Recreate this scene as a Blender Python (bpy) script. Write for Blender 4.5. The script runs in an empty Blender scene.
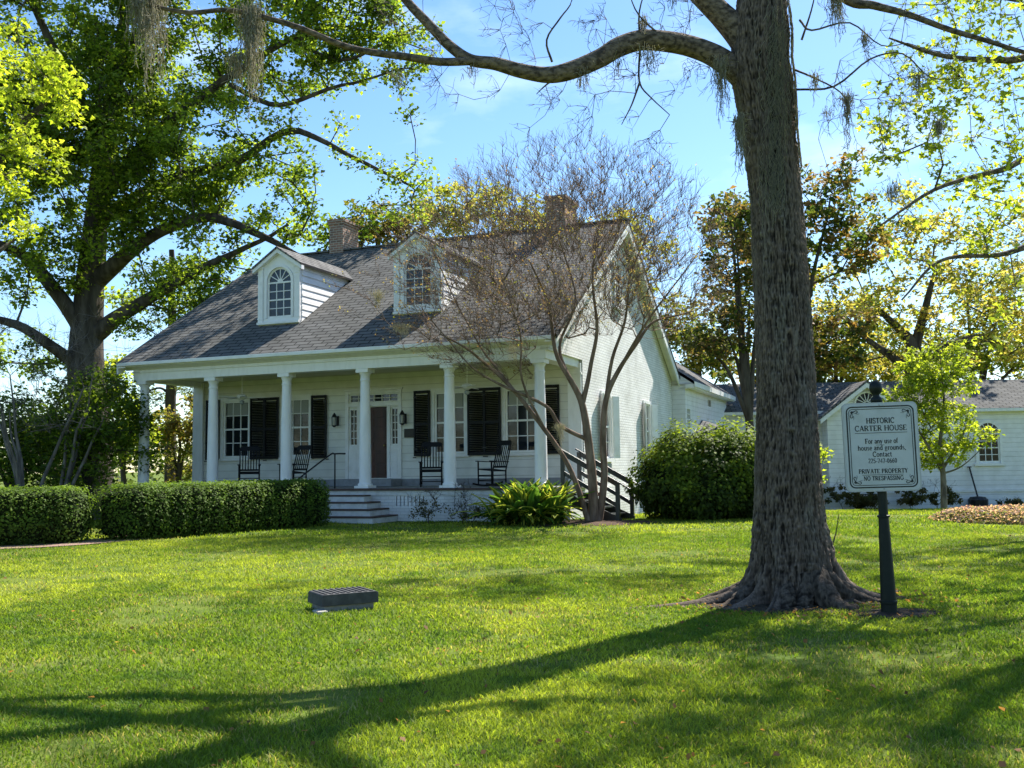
import bpy, bmesh, math, random
import numpy as np
from math import sin, cos, pi, radians, sqrt, atan2, exp
from mathutils import Matrix, Vector

# ------------------------------------------------------------ camera, world, sun, exposure
sc = bpy.context.scene
EYE = np.array([0.0, 0.0, 1.30]); PITCH = radians(4.788); ROLL = radians(0.771); FPX = 980.0
_f = np.array([0, cos(PITCH), sin(PITCH)]); _r = np.array([1.0, 0, 0]); _u = np.cross(_r, _f)
CR = _r*cos(ROLL) - _u*sin(ROLL); CU = _u*cos(ROLL) + _r*sin(ROLL); CF = _f
cam = bpy.data.cameras.new('camera'); camo = bpy.data.objects.new('camera', cam)
sc.collection.objects.link(camo); sc.camera = camo
M = Matrix.Identity(4)
for i in range(3):
    M[i][0] = CR[i]; M[i][1] = CU[i]; M[i][2] = -CF[i]; M[i][3] = EYE[i]
camo.matrix_world = M
cam.sensor_width = 36; cam.lens = 36*FPX/1024; cam.clip_start = 0.1; cam.clip_end = 3000

SUN_AZ = radians(40)      # from +Y towards +X
SUN_EL = radians(50)
w = bpy.data.worlds.new('World'); sc.world = w; w.use_nodes = True
nt = w.node_tree; nt.nodes.clear()
wo = nt.nodes.new('ShaderNodeOutputWorld'); bg = nt.nodes.new('ShaderNodeBackground')
sky = nt.nodes.new('ShaderNodeTexSky'); sky.sky_type = 'NISHITA'; sky.sun_disc = False
sky.sun_elevation = SUN_EL; sky.sun_rotation = SUN_AZ; sky.air_density = 1.0; sky.dust_density = 0.25; sky.ozone_density = 2.5
bg.inputs['Strength'].default_value = 0.10
# thin streaky cloud, laid out on the sky's own directions
tc = nt.nodes.new('ShaderNodeTexCoord'); mp = nt.nodes.new('ShaderNodeMapping'); mp.inputs['Scale'].default_value = (1.6, 1.1, 4.2)
mp.inputs['Rotation'].default_value = (0.2, 0.25, 0.3)
nz = nt.nodes.new('ShaderNodeTexNoise'); nz.inputs['Scale'].default_value = 2.3; nz.inputs['Detail'].default_value = 7; nz.inputs['Roughness'].default_value = 0.55
rp = nt.nodes.new('ShaderNodeValToRGB'); rp.color_ramp.elements[0].position = 0.55; rp.color_ramp.elements[1].position = 0.85
rp.color_ramp.elements[1].color = (0.62, 0.62, 0.62, 1)
mx = nt.nodes.new('ShaderNodeMixRGB'); mx.inputs['Color2'].default_value = (6.0, 7.0, 8.2, 1)
L = nt.links.new
L(tc.outputs['Generated'], mp.inputs['Vector']); L(mp.outputs['Vector'], nz.inputs['Vector']); L(nz.outputs['Fac'], rp.inputs['Fac'])
L(rp.outputs['Color'], mx.inputs['Fac']); hs = nt.nodes.new('ShaderNodeHueSaturation'); hs.inputs['Saturation'].default_value = 1.16; hs.inputs['Value'].default_value = 0.97; L(sky.outputs['Color'], hs.inputs['Color']); L(hs.outputs['Color'], mx.inputs['Color1']); L(mx.outputs['Color'], bg.inputs['Color'])
L(bg.outputs['Background'], wo.inputs['Surface'])
sun = bpy.data.lights.new('sun', 'SUN'); sun.energy = 5.0; sun.angle = radians(0.53); sun.color = (1.0, 0.945, 0.86)
suno = bpy.data.objects.new('sun', sun); sc.collection.objects.link(suno)
SD = Vector((sin(SUN_AZ)*cos(SUN_EL), cos(SUN_AZ)*cos(SUN_EL), sin(SUN_EL)))
suno.rotation_euler = SD.to_track_quat('Z', 'Y').to_euler(); suno.location = (8, 8, 20)
sc.view_settings.view_transform = 'Standard'; sc.view_settings.look = 'None'
sc.view_settings.exposure = 1.28; sc.view_settings.gamma = 1.0; sc.view_settings.use_curve_mapping = False
sc.cycles.max_bounces = 8; sc.cycles.transparent_max_bounces = 8; sc.cycles.diffuse_bounces = 4

# ------------------------------------------------------------ helpers
COL = sc.collection
rng = np.random.default_rng(7)

def at(px, py, Y):
    d = CR*((px-512)/FPX) - CU*((py-384)/FPX) + CF
    return EYE + d*(Y/d[1])

def tag(o, label=None, cat=None, group=None, kind=None):
    if label: o['label'] = label
    if cat: o['category'] = cat
    if group: o['group'] = group
    if kind: o['kind'] = kind
    return o

def empty(name, loc, rz, label, cat, group=None):
    o = bpy.data.objects.new(name, None); COL.objects.link(o)
    o.location = loc; o.rotation_euler = (0, 0, rz); o.empty_display_size = 0.3
    return tag(o, label, cat, group)

def link(name, me, mat, parent=None):
    o = bpy.data.objects.new(name, me); COL.objects.link(o)
    if mat is not None and not me.materials: me.materials.append(mat)
    if parent is not None: o.parent = parent
    return o

def mesh_np(name, V, Fq, mat, parent=None, smooth=False, col=None):
    """V (n,3), Fq (m,k) constant-size faces or list of arrays"""
    me = bpy.data.meshes.new(name)
    V = np.asarray(V, dtype=np.float32)
    if not isinstance(Fq, list): Fq = [Fq]
    Fq = [np.asarray(f, dtype=np.int32) for f in Fq if len(f)]
    me.vertices.add(len(V)); me.vertices.foreach_set('co', V.ravel())
    nl = sum(f.size for f in Fq); nf = sum(len(f) for f in Fq)
    me.loops.add(nl); me.loops.foreach_set('vertex_index', np.concatenate([f.ravel() for f in Fq]))
    me.polygons.add(nf)
    tot = np.concatenate([np.full(len(f), f.shape[1]) for f in Fq]).astype(np.int32)
    st = np.concatenate([[0], np.cumsum(tot)[:-1]]).astype(np.int32)
    me.polygons.foreach_set('loop_start', st); me.polygons.foreach_set('loop_total', tot)
    if smooth: me.polygons.foreach_set('use_smooth', np.ones(nf, dtype=bool))
    me.update(calc_edges=True)
    if col is not None:
        a = me.color_attributes.new('tint', 'FLOAT_COLOR', 'POINT')
        c = np.ones((len(V), 4), dtype=np.float32); c[:, :3] = col
        a.data.foreach_set('color', c.ravel())
    return link(name, me, mat, parent)

class MB:
    def __init__(s): s.v = []; s.f = []
    def add(s, vs, fs):
        o = len(s.v); s.v += [tuple(map(float, v)) for v in vs]; s.f += [tuple(i+o for i in f) for f in fs]; return s
    def box(s, x0, x1, y0, y1, z0, z1):
        return s.add([(x0,y0,z0),(x1,y0,z0),(x1,y1,z0),(x0,y1,z0),(x0,y0,z1),(x1,y0,z1),(x1,y1,z1),(x0,y1,z1)],
                     [(0,3,2,1),(4,5,6,7),(0,1,5,4),(1,2,6,5),(2,3,7,6),(3,0,4,7)])
    def bar(s, a, b, w, h, up=(0,0,1)):
        a = np.array(a, float); b = np.array(b, float); d = b-a; d /= np.linalg.norm(d)
        sx = np.cross(d, up); sx /= np.linalg.norm(sx); u = np.cross(sx, d)
        vs = []
        for p in (a, b):
            for i, j in ((-1,-1),(1,-1),(1,1),(-1,1)): vs.append(p + sx*i*w/2 + u*j*h/2)
        return s.add(vs, [(0,1,2,3),(7,6,5,4),(0,4,5,1),(1,5,6,2),(2,6,7,3),(3,7,4,0)])
    def prism(s, poly, axis, a, b):
        """poly 2D list extruded between a and b on axis (0=x: poly is (y,z); 1=y: poly is (x,z); 2=z)"""
        n = len(poly); vs = []
        for c in (a, b):
            for p in poly:
                vs.append((c,p[0],p[1]) if axis == 0 else (p[0],c,p[1]) if axis == 1 else (p[0],p[1],c))
        return s.add(vs, [tuple(range(n))[::-1], tuple(range(n, 2*n))] + [(i,(i+1)%n,n+(i+1)%n,n+i) for i in range(n)])
    def tube(s, pts, rad, n=8, cap=True):
        V, Fc = tube_arr(pts, rad, n); s.add(V, [tuple(f) for f in Fc])
        if cap:
            o = len(s.v)-len(V); m = len(pts)
            s.f.append(tuple(o+i for i in range(n))[::-1]); s.f.append(tuple(o+(m-1)*n+i for i in range(n)))
        return s
    def lathe(s, prof, c=(0,0,0), n=20):
        o = len(s.v); vs = []
        for r, z in prof:
            for k in range(n):
                a = 2*pi*k/n; vs.append((c[0]+r*cos(a), c[1]+r*sin(a), c[2]+z))
        fs = [(j*n+k, j*n+(k+1)%n, (j+1)*n+(k+1)%n, (j+1)*n+k) for j in range(len(prof)-1) for k in range(n)]
        fs += [tuple(range(n))[::-1], tuple((len(prof)-1)*n+k for k in range(n))]
        return s.add(vs, fs)
    def build(s, name, mat, parent=None, smooth=False, bevel=0):
        me = bpy.data.meshes.new(name); me.from_pydata(s.v, [], s.f)
        bm = bmesh.new(); bm.from_mesh(me); bmesh.ops.recalc_face_normals(bm, faces=bm.faces); bm.to_mesh(me); bm.free()
        if smooth:
            for p in me.polygons: p.use_smooth = len(p.vertices) == 4
        o = link(name, me, mat, parent)
        if bevel:
            m = o.modifiers.new('bevel', 'BEVEL'); m.width = bevel; m.segments = 2; m.limit_method = 'ANGLE'
        return o

def tube_arr(pts, rad, n=6, twist=0):
    P = np.asarray(pts, float); m = len(P)
    rad = np.broadcast_to(np.asarray(rad, float), (m,))
    T = np.gradient(P, axis=0) if m > 2 else np.repeat((P[1]-P[0])[None], 2, 0)
    T = T/np.maximum(np.linalg.norm(T, axis=1, keepdims=True), 1e-9)
    ref = np.array([0.31, 0.17, 0.94]) if abs(T[0][2]) < 0.85 else np.array([1.0, 0.1, 0])
    U = ref - T*(T@ref)[:, None]; U /= np.maximum(np.linalg.norm(U, axis=1, keepdims=True), 1e-6)
    for i in range(1, m):
        if U[i]@U[i-1] < 0: U[i] = -U[i]
    W = np.cross(T, U)
    a = 2*pi*np.arange(n)/n
    V = P[:, None] + rad[:, None, None]*(U[:, None]*np.cos(a)[None, :, None] + W[:, None]*np.sin(a)[None, :, None])
    i = np.arange(m-1)[:, None]*n; k = np.arange(n)[None]; k2 = (k+1) % n
    Fc = np.stack([i+k, i+k2, i+n+k2, i+n+k], -1).reshape(-1, 4)
    return V.reshape(-1, 3), Fc

def catmull(P, sub=6):
    P = np.asarray(P, float); Q = np.vstack([2*P[0]-P[1], P, 2*P[-1]-P[-2]]); out = []
    for i in range(1, len(Q)-2):
        for t in np.arange(sub)/sub:
            out.append(0.5*((2*Q[i]) + (-Q[i-1]+Q[i+1])*t + (2*Q[i-1]-5*Q[i]+4*Q[i+1]-Q[i+2])*t*t + (-Q[i-1]+3*Q[i]-3*Q[i+1]+Q[i+2])*t**3))
    out.append(Q[-2]); return np.array(out)

def vnoise(p, seed=0):
    p = np.asarray(p, float); i = np.floor(p).astype(np.int64); f = p-i; f = f*f*(3-2*f)
    def h(a):
        n = a[..., 0]*374761393 + a[..., 1]*668265263 + a[..., 2]*2147483647*3 + seed*1013904223
        n = (n ^ (n >> 13))*1274126177; n = n ^ (n >> 16)
        return (n & 0xffff)/65535.0
    r = 0
    for dx in (0, 1):
        for dy in (0, 1):
            for dz in (0, 1):
                wgt = (f[..., 0] if dx else 1-f[..., 0])*(f[..., 1] if dy else 1-f[..., 1])*(f[..., 2] if dz else 1-f[..., 2])
                r = r + wgt*h(i+np.array([dx, dy, dz]))
    return r
def fbm(p, seed=0, oct=4):
    a = 0.5; s = 0; q = np.asarray(p, float)
    for k in range(oct): s = s + a*vnoise(q, seed+k*17); q = q*2.03; a *= 0.5
    return s/(1-0.5**oct)

# ------------------------------------------------------------ materials
def mat(name, base, rough=0.6, spec=0.4, noise=None, bump=None, metal=0.0, coat=0):
    """noise=(scale, colour2, lo, hi[, stretch]); bump=(scale, strength, dist[, stretch])"""
    m = bpy.data.materials.new(name); m.use_nodes = True; t = m.node_tree; b = t.nodes['Principled BSDF']
    b.inputs['Base Color'].default_value = (*base, 1); b.inputs['Roughness'].default_value = rough
    b.inputs['Specular IOR Level'].default_value = spec; b.inputs['Metallic'].default_value = metal
    tc = t.nodes.new('ShaderNodeTexCoord')
    def nzn(scale, stretch, detail=6):
        mp = t.nodes.new('ShaderNodeMapping'); mp.inputs['Scale'].default_value = stretch
        n = t.nodes.new('ShaderNodeTexNoise'); n.inputs['Scale'].default_value = scale; n.inputs['Detail'].default_value = detail
        t.links.new(tc.outputs['Object'], mp.inputs['Vector']); t.links.new(mp.outputs['Vector'], n.inputs['Vector']); return n
    if noise:
        st = noise[4] if len(noise) > 4 else (1, 1, 1)
        n = nzn(noise[0], st); r = t.nodes.new('ShaderNodeValToRGB')
        r.color_ramp.elements[0].position = noise[2]; r.color_ramp.elements[1].position = noise[3]
        r.color_ramp.elements[0].color = (*base, 1); r.color_ramp.elements[1].color = (*noise[1], 1)
        t.links.new(n.outputs['Fac'], r.inputs['Fac']); t.links.new(r.outputs['Color'], b.inputs['Base Color'])
    if bump:
        st = bump[3] if len(bump) > 3 else (1, 1, 1)
        n = nzn(bump[0], st); bn = t.nodes.new('ShaderNodeBump'); bn.inputs['Strength'].default_value = bump[1]; bn.inputs['Distance'].default_value = bump[2]
        t.links.new(n.outputs['Fac'], bn.inputs['Height']); t.links.new(bn.outputs['Normal'], b.inputs['Normal'])
    return m

def brick_mat(name, c1, c2, mortar, bw, bh, ms, axis, bumpd=0.006, rough=0.8, offset=0.5, spec=0.3, stain=None):
    """brick pattern laid on object coordinates; axis: which pair of coordinates"""
    m = bpy.data.materials.new(name); m.use_nodes = True; t = m.node_tree; b = t.nodes['Principled BSDF']
    b.inputs['Roughness'].default_value = rough; b.inputs['Specular IOR Level'].default_value = spec
    tc = t.nodes.new('ShaderNodeTexCoord'); sp = t.nodes.new('ShaderNodeSeparateXYZ'); cb = t.nodes.new('ShaderNodeCombineXYZ')
    t.links.new(tc.outputs['Object'], sp.inputs[0])
    t.links.new(sp.outputs[axis[0]], cb.inputs[0]); t.links.new(sp.outputs[axis[1]], cb.inputs[1])
    wn = t.nodes.new('ShaderNodeTexNoise'); wn.inputs['Scale'].default_value = 6.0
    va = t.nodes.new('ShaderNodeVectorMath'); va.operation = 'SCALE'; va.inputs['Scale'].default_value = bh*0.16
    ad = t.nodes.new('ShaderNodeVectorMath'); ad.operation = 'ADD'
    t.links.new(tc.outputs['Object'], wn.inputs['Vector']); t.links.new(wn.outputs['Color'], va.inputs[0])
    t.links.new(cb.outputs[0], ad.inputs[0]); t.links.new(va.outputs[0], ad.inputs[1])
    br = t.nodes.new('ShaderNodeTexBrick'); br.offset = offset
    br.inputs['Color1'].default_value = (*c1, 1); br.inputs['Color2'].default_value = (*c2, 1); br.inputs['Mortar'].default_value = (*mortar, 1)
    br.inputs['Scale'].default_value = 1; br.inputs['Brick Width'].default_value = bw; br.inputs['Row Height'].default_value = bh
    br.inputs['Mortar Size'].default_value = ms; br.inputs['Mortar Smooth'].default_value = 0.3; br.inputs['Bias'].default_value = 0
    t.links.new(ad.outputs[0], br.inputs['Vector'])
    col = br.outputs['Color']
    n = t.nodes.new('ShaderNodeTexNoise'); n.inputs['Scale'].default_value = 1.3; n.inputs['Detail'].default_value = 7
    t.links.new(tc.outputs['Object'], n.inputs['Vector'])
    r = t.nodes.new('ShaderNodeValToRGB'); r.color_ramp.elements[0].position = 0.35; r.color_ramp.elements[1].position = 0.75
    s = stain or 0.82
    r.color_ramp.elements[0].color = (1, 1, 1, 1); r.color_ramp.elements[1].color = (s, s, s*0.97, 1)
    mx = t.nodes.new('ShaderNodeMixRGB'); mx.blend_type = 'MULTIPLY'; mx.inputs['Fac'].default_value = 1
    t.links.new(n.outputs['Fac'], r.inputs['Fac']); t.links.new(col, mx.inputs['Color1']); t.links.new(r.outputs['Color'], mx.inputs['Color2'])
    t.links.new(mx.outputs['Color'], b.inputs['Base Color'])
    bn = t.nodes.new('ShaderNodeBump'); bn.inputs['Distance'].default_value = bumpd; bn.invert = True
    t.links.new(br.outputs['Fac'], bn.inputs['Height']); t.links.new(bn.outputs['Normal'], b.inputs['Normal'])
    return m

def leaf_mat(name, trans=0.38, rough=0.5, spec=0.35):
    m = bpy.data.materials.new(name); m.use_nodes = True; t = m.node_tree; b = t.nodes['Principled BSDF']; o = t.nodes['Material Output']
    a = t.nodes.new('ShaderNodeVertexColor'); a.layer_name = 'tint'
    t.links.new(a.outputs['Color'], b.inputs['Base Color']); b.inputs['Roughness'].default_value = rough; b.inputs['Specular IOR Level'].default_value = spec
    tr = t.nodes.new('ShaderNodeBsdfTranslucent'); g = t.nodes.new('ShaderNodeMixRGB'); g.blend_type = 'MULTIPLY'; g.inputs['Fac'].default_value = 1
    g.inputs['Color2'].default_value = (1.9, 1.9, 0.9, 1)
    t.links.new(a.outputs['Color'], g.inputs['Color1']); t.links.new(g.outputs['Color'], tr.inputs['Color'])
    mx = t.nodes.new('ShaderNodeMixShader'); mx.inputs['Fac'].default_value = trans
    t.links.new(b.outputs[0], mx.inputs[1]); t.links.new(tr.outputs[0], mx.inputs[2]); t.links.new(mx.outputs[0], o.inputs['Surface'])
    return m

def glass_dark(name, c=(0.012, 0.016, 0.02), rough=0.04):
    m = mat(name, c, rough=rough, spec=0.45, bump=(3.0, 0.10, 0.02)); return m

WHITE = (0.79, 0.79, 0.77)
m_trim = mat('white_trim_paint', WHITE, 0.5, noise=(5, (0.66, 0.66, 0.62), 0.45, 0.8))
m_colm = mat('column_paint', (0.80, 0.80, 0.78), 0.5, noise=(7, (0.69, 0.69, 0.66), 0.45, 0.8, (1, 1, 0.3)), bump=(30, 0.15, 0.004))
m_ceil = mat('cream_porch_paint', (0.62, 0.60, 0.46), 0.55, noise=(3, (0.54, 0.52, 0.40), 0.4, 0.8))
def board_mat(name, c, pitch, axis=2, depth=0.012):
    m = mat(name, c, 0.55); t = m.node_tree; b = t.nodes['Principled BSDF']
    tc = t.nodes.new('ShaderNodeTexCoord'); sp = t.nodes.new('ShaderNodeSeparateXYZ'); t.links.new(tc.outputs['Object'], sp.inputs[0])
    mu = t.nodes.new('ShaderNodeMath'); mu.operation = 'MULTIPLY'; mu.inputs[1].default_value = 1/pitch; t.links.new(sp.outputs[axis], mu.inputs[0])
    fr = t.nodes.new('ShaderNodeMath'); fr.operation = 'FRACT'; t.links.new(mu.outputs[0], fr.inputs[0])
    bn = t.nodes.new('ShaderNodeBump'); bn.inputs['Distance'].default_value = depth; bn.invert = True
    t.links.new(fr.outputs[0], bn.inputs['Height']); t.links.new(bn.outputs['Normal'], b.inputs['Normal'])
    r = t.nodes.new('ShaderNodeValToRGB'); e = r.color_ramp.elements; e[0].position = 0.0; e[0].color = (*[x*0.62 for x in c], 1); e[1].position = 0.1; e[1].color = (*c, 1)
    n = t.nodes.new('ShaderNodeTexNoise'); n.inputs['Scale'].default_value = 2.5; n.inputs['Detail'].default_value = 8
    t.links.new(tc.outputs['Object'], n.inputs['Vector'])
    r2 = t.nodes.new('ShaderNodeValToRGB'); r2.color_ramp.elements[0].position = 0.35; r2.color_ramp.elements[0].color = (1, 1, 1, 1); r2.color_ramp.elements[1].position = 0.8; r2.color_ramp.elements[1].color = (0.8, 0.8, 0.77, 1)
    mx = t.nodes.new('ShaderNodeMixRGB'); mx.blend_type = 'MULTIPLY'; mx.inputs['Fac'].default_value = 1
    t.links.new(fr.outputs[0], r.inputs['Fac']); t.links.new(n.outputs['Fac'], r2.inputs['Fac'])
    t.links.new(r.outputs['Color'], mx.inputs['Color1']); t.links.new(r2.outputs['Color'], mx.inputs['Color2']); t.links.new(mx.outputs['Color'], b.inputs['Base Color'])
    return m
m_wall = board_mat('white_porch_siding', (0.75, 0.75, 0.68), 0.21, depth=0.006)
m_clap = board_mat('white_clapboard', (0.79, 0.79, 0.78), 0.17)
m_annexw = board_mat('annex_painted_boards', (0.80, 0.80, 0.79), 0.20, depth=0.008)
m_brickw = brick_mat('white_painted_brick', (0.80, 0.80, 0.78), (0.72, 0.72, 0.70), (0.52, 0.52, 0.50), 0.22, 0.075, 0.008, (1, 2), stain=0.74)
m_brickf = brick_mat('white_painted_foundation', (0.76, 0.76, 0.75), (0.70, 0.70, 0.69), (0.60, 0.60, 0.59), 0.22, 0.075, 0.007, (0, 2), bumpd=0.004, stain=0.68)
m_chim = brick_mat('weathered_brick', (0.34, 0.18, 0.12), (0.17, 0.11, 0.085), (0.42, 0.37, 0.30), 0.22, 0.08, 0.012, (0, 2))
m_chims = brick_mat('weathered_brick_side', (0.34, 0.18, 0.12), (0.19, 0.12, 0.09), (0.42, 0.37, 0.30), 0.22, 0.08, 0.012, (1, 2))
def shingle_mat(name, c1, c2, gap, ax=(0, 1)):
    return brick_mat(name, c1, c2, gap, 0.42, 0.165, 0.018, ax, bumpd=0.02, rough=0.95, spec=0.12, stain=0.7)
m_shing = shingle_mat('grey_slate_shingles', (0.165, 0.163, 0.153), (0.128, 0.127, 0.120), (0.03, 0.03, 0.028))
m_shing_y = shingle_mat('grey_dormer_shingles', (0.19, 0.185, 0.18), (0.125, 0.125, 0.125), (0.03, 0.03, 0.032), (1, 0))
m_black = mat('black_shutter_paint', (0.006, 0.0065, 0.007), 0.5, 0.2, bump=(40, 0.1, 0.002))
m_iron = mat('black_iron', (0.012, 0.012, 0.013), 0.4, noise=(20, (0.03, 0.028, 0.025), 0.5, 0.8))
m_door = mat('dark_wood_door', (0.075, 0.024, 0.014), 0.45, noise=(6, (0.03, 0.013, 0.009), 0.4, 0.7, (1, 1, 0.15)))
m_glass = glass_dark('dark_window_glass')
m_porch = mat('grey_porch_floor', (0.22, 0.22, 0.21), 0.55, noise=(8, (0.15, 0.15, 0.145), 0.4, 0.8))
m_edge = mat('brick_red_floor_edge', (0.10, 0.055, 0.045), 0.7, noise=(14, (0.05, 0.035, 0.03), 0.35, 0.7))
m_stepw = mat('white_step_paint', (0.62, 0.63, 0.62), 0.6, noise=(6, (0.42, 0.42, 0.40), 0.45, 0.8))
m_greyp = mat('grey_stone_step', (0.26, 0.27, 0.28), 0.7, noise=(9, (0.18, 0.19, 0.2), 0.4, 0.8))
m_stairg = mat('dark_green_black_stair_paint', (0.022, 0.028, 0.028), 0.35, noise=(15, (0.05, 0.055, 0.05), 0.5, 0.9))
m_plaque = mat('bronze_plaque', (0.03, 0.028, 0.024), 0.4, metal=0.6, bump=(60, 0.5, 0.004))
m_lamp = mat('lantern_glass', (0.30, 0.33, 0.34), 0.1, 0.8)
m_vent = mat('vent_shadow', (0.02, 0.02, 0.02), 0.9)
m_asph = mat('dark_roof_edge', (0.03, 0.03, 0.033), 0.85)
m_dark = mat('dark_opening', (0.01, 0.01, 0.012), 0.7)
m_grey = mat('galvanised_grey', (0.33, 0.35, 0.36), 0.45, metal=0.3)
m_leaf = leaf_mat('leaf', 0.54, 0.6, 0.22)
m_leaf_d = leaf_mat('waxy_leaf', 0.40, 0.6, 0.12)
m_grass = leaf_mat('grass_blade', 0.42, 0.6, 0.22)
m_moss = leaf_mat('spanish_moss', 0.35, 0.9, 0.1)

def bark_mat(name, c1, c2, stretch=(1, 1, 0.16), scale=9, dist=0.02, rough=0.92):
    m = mat(name, c1, rough, 0.15, noise=(scale, c2, 0.38, 0.62, stretch), bump=(scale*1.6, 0.9, dist, stretch)); return m
m_bark_far = bark_mat('dark_bark', (0.045, 0.037, 0.03), (0.10, 0.085, 0.07), (1, 1, 0.25), 5)
m_bark_crepe = bark_mat('smooth_tan_bark', (0.23, 0.165, 0.125), (0.12, 0.08, 0.058), (1, 1, 0.3), 8, 0.006)
m_bark_pale = bark_mat('pale_grey_bark', (0.19, 0.17, 0.145), (0.09, 0.08, 0.07), (1, 1, 0.3), 8, 0.008)
m_bark_limb = bark_mat('grey_limb_bark', (0.20, 0.155, 0.115), (0.055, 0.043, 0.034), (0.6, 1, 1), 26, 0.02)

# pecan bark: colour follows the modelled ridges
def pecan_bark():
    m = bpy.data.materials.new('furrowed_bark'); m.use_nodes = True; t = m.node_tree; b = t.nodes['Principled BSDF']
    a = t.nodes.new('ShaderNodeVertexColor'); a.layer_name = 'tint'; b.inputs['Roughness'].default_value = 0.95; b.inputs['Specular IOR Level'].default_value = 0.12
    tc = t.nodes.new('ShaderNodeTexCoord'); mp = t.nodes.new('ShaderNodeMapping'); mp.inputs['Scale'].default_value = (1, 1, 0.3)
    n = t.nodes.new('ShaderNodeTexNoise'); n.inputs['Scale'].default_value = 55; n.inputs['Detail'].default_value = 8
    t.links.new(tc.outputs['Object'], mp.inputs[0]); t.links.new(mp.outputs[0], n.inputs['Vector'])
    r = t.nodes.new('ShaderNodeValToRGB'); r.color_ramp.elements[0].position = 0.3; r.color_ramp.elements[0].color = (0.55, 0.55, 0.55, 1); r.color_ramp.elements[1].position = 0.7; r.color_ramp.elements[1].color = (1.35, 1.35, 1.35, 1)
    mx = t.nodes.new('ShaderNodeMixRGB'); mx.blend_type = 'MULTIPLY'; mx.inputs['Fac'].default_value = 1
    t.links.new(n.outputs['Fac'], r.inputs['Fac']); t.links.new(a.outputs['Color'], mx.inputs['Color1']); t.links.new(r.outputs['Color'], mx.inputs['Color2']); t.links.new(mx.outputs['Color'], b.inputs['Base Color'])
    bn = t.nodes.new('ShaderNodeBump'); bn.inputs['Strength'].default_value = 0.8; bn.inputs['Distance'].default_value = 0.012
    t.links.new(n.outputs['Fac'], bn.inputs['Height']); t.links.new(bn.outputs['Normal'], b.inputs['Normal'])
    return m
m_pecan = pecan_bark()

# ------------------------------------------------------------ ground
def ground_h(x, y):
    x = np.asarray(x, float); y = np.asarray(y, float)
    t = np.clip((y-24)/18, 0, 1); t = t*t*(3-2*t)
    nz_ = (fbm(np.stack([x*0.22, y*0.22, 0*x], -1), 5, 3)-0.5)*0.10*np.clip((30-y)/8, 0, 1)
    return -0.78*t + nz_*np.clip((np.hypot(x, y)-2)/4, 0, 1)

def make_ground():
    xs = np.concatenate([[-1500, -600, -250, -120, -70, -50], np.linspace(-40, 45, 171), [60, 90, 150, 300, 700, 1500]])
    ys = np.concatenate([[-600, -200, -80, -40, -25], np.linspace(-16, 56, 145), [65, 80, 110, 160, 300, 700, 1600]])
    X, Y = np.meshgrid(xs, ys); Z = ground_h(X, Y)
    V = np.stack([X, Y, Z], -1).reshape(-1, 3); nx, ny = len(xs), len(ys)
    i = (np.arange(ny-1)[:, None]*nx + np.arange(nx-1)[None]).ravel()
    Fq = np.stack([i, i+1, i+nx+1, i+nx], -1)
    m = mat('lawn_soil', (0.075, 0.115, 0.016), 0.95, 0.1, noise=(0.9, (0.14, 0.17, 0.028), 0.35, 0.7), bump=(22, 0.8, 0.03))
    o = mesh_np('lawn', V, Fq, m, smooth=True); tag(o, kind='structure')
make_ground()

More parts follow.
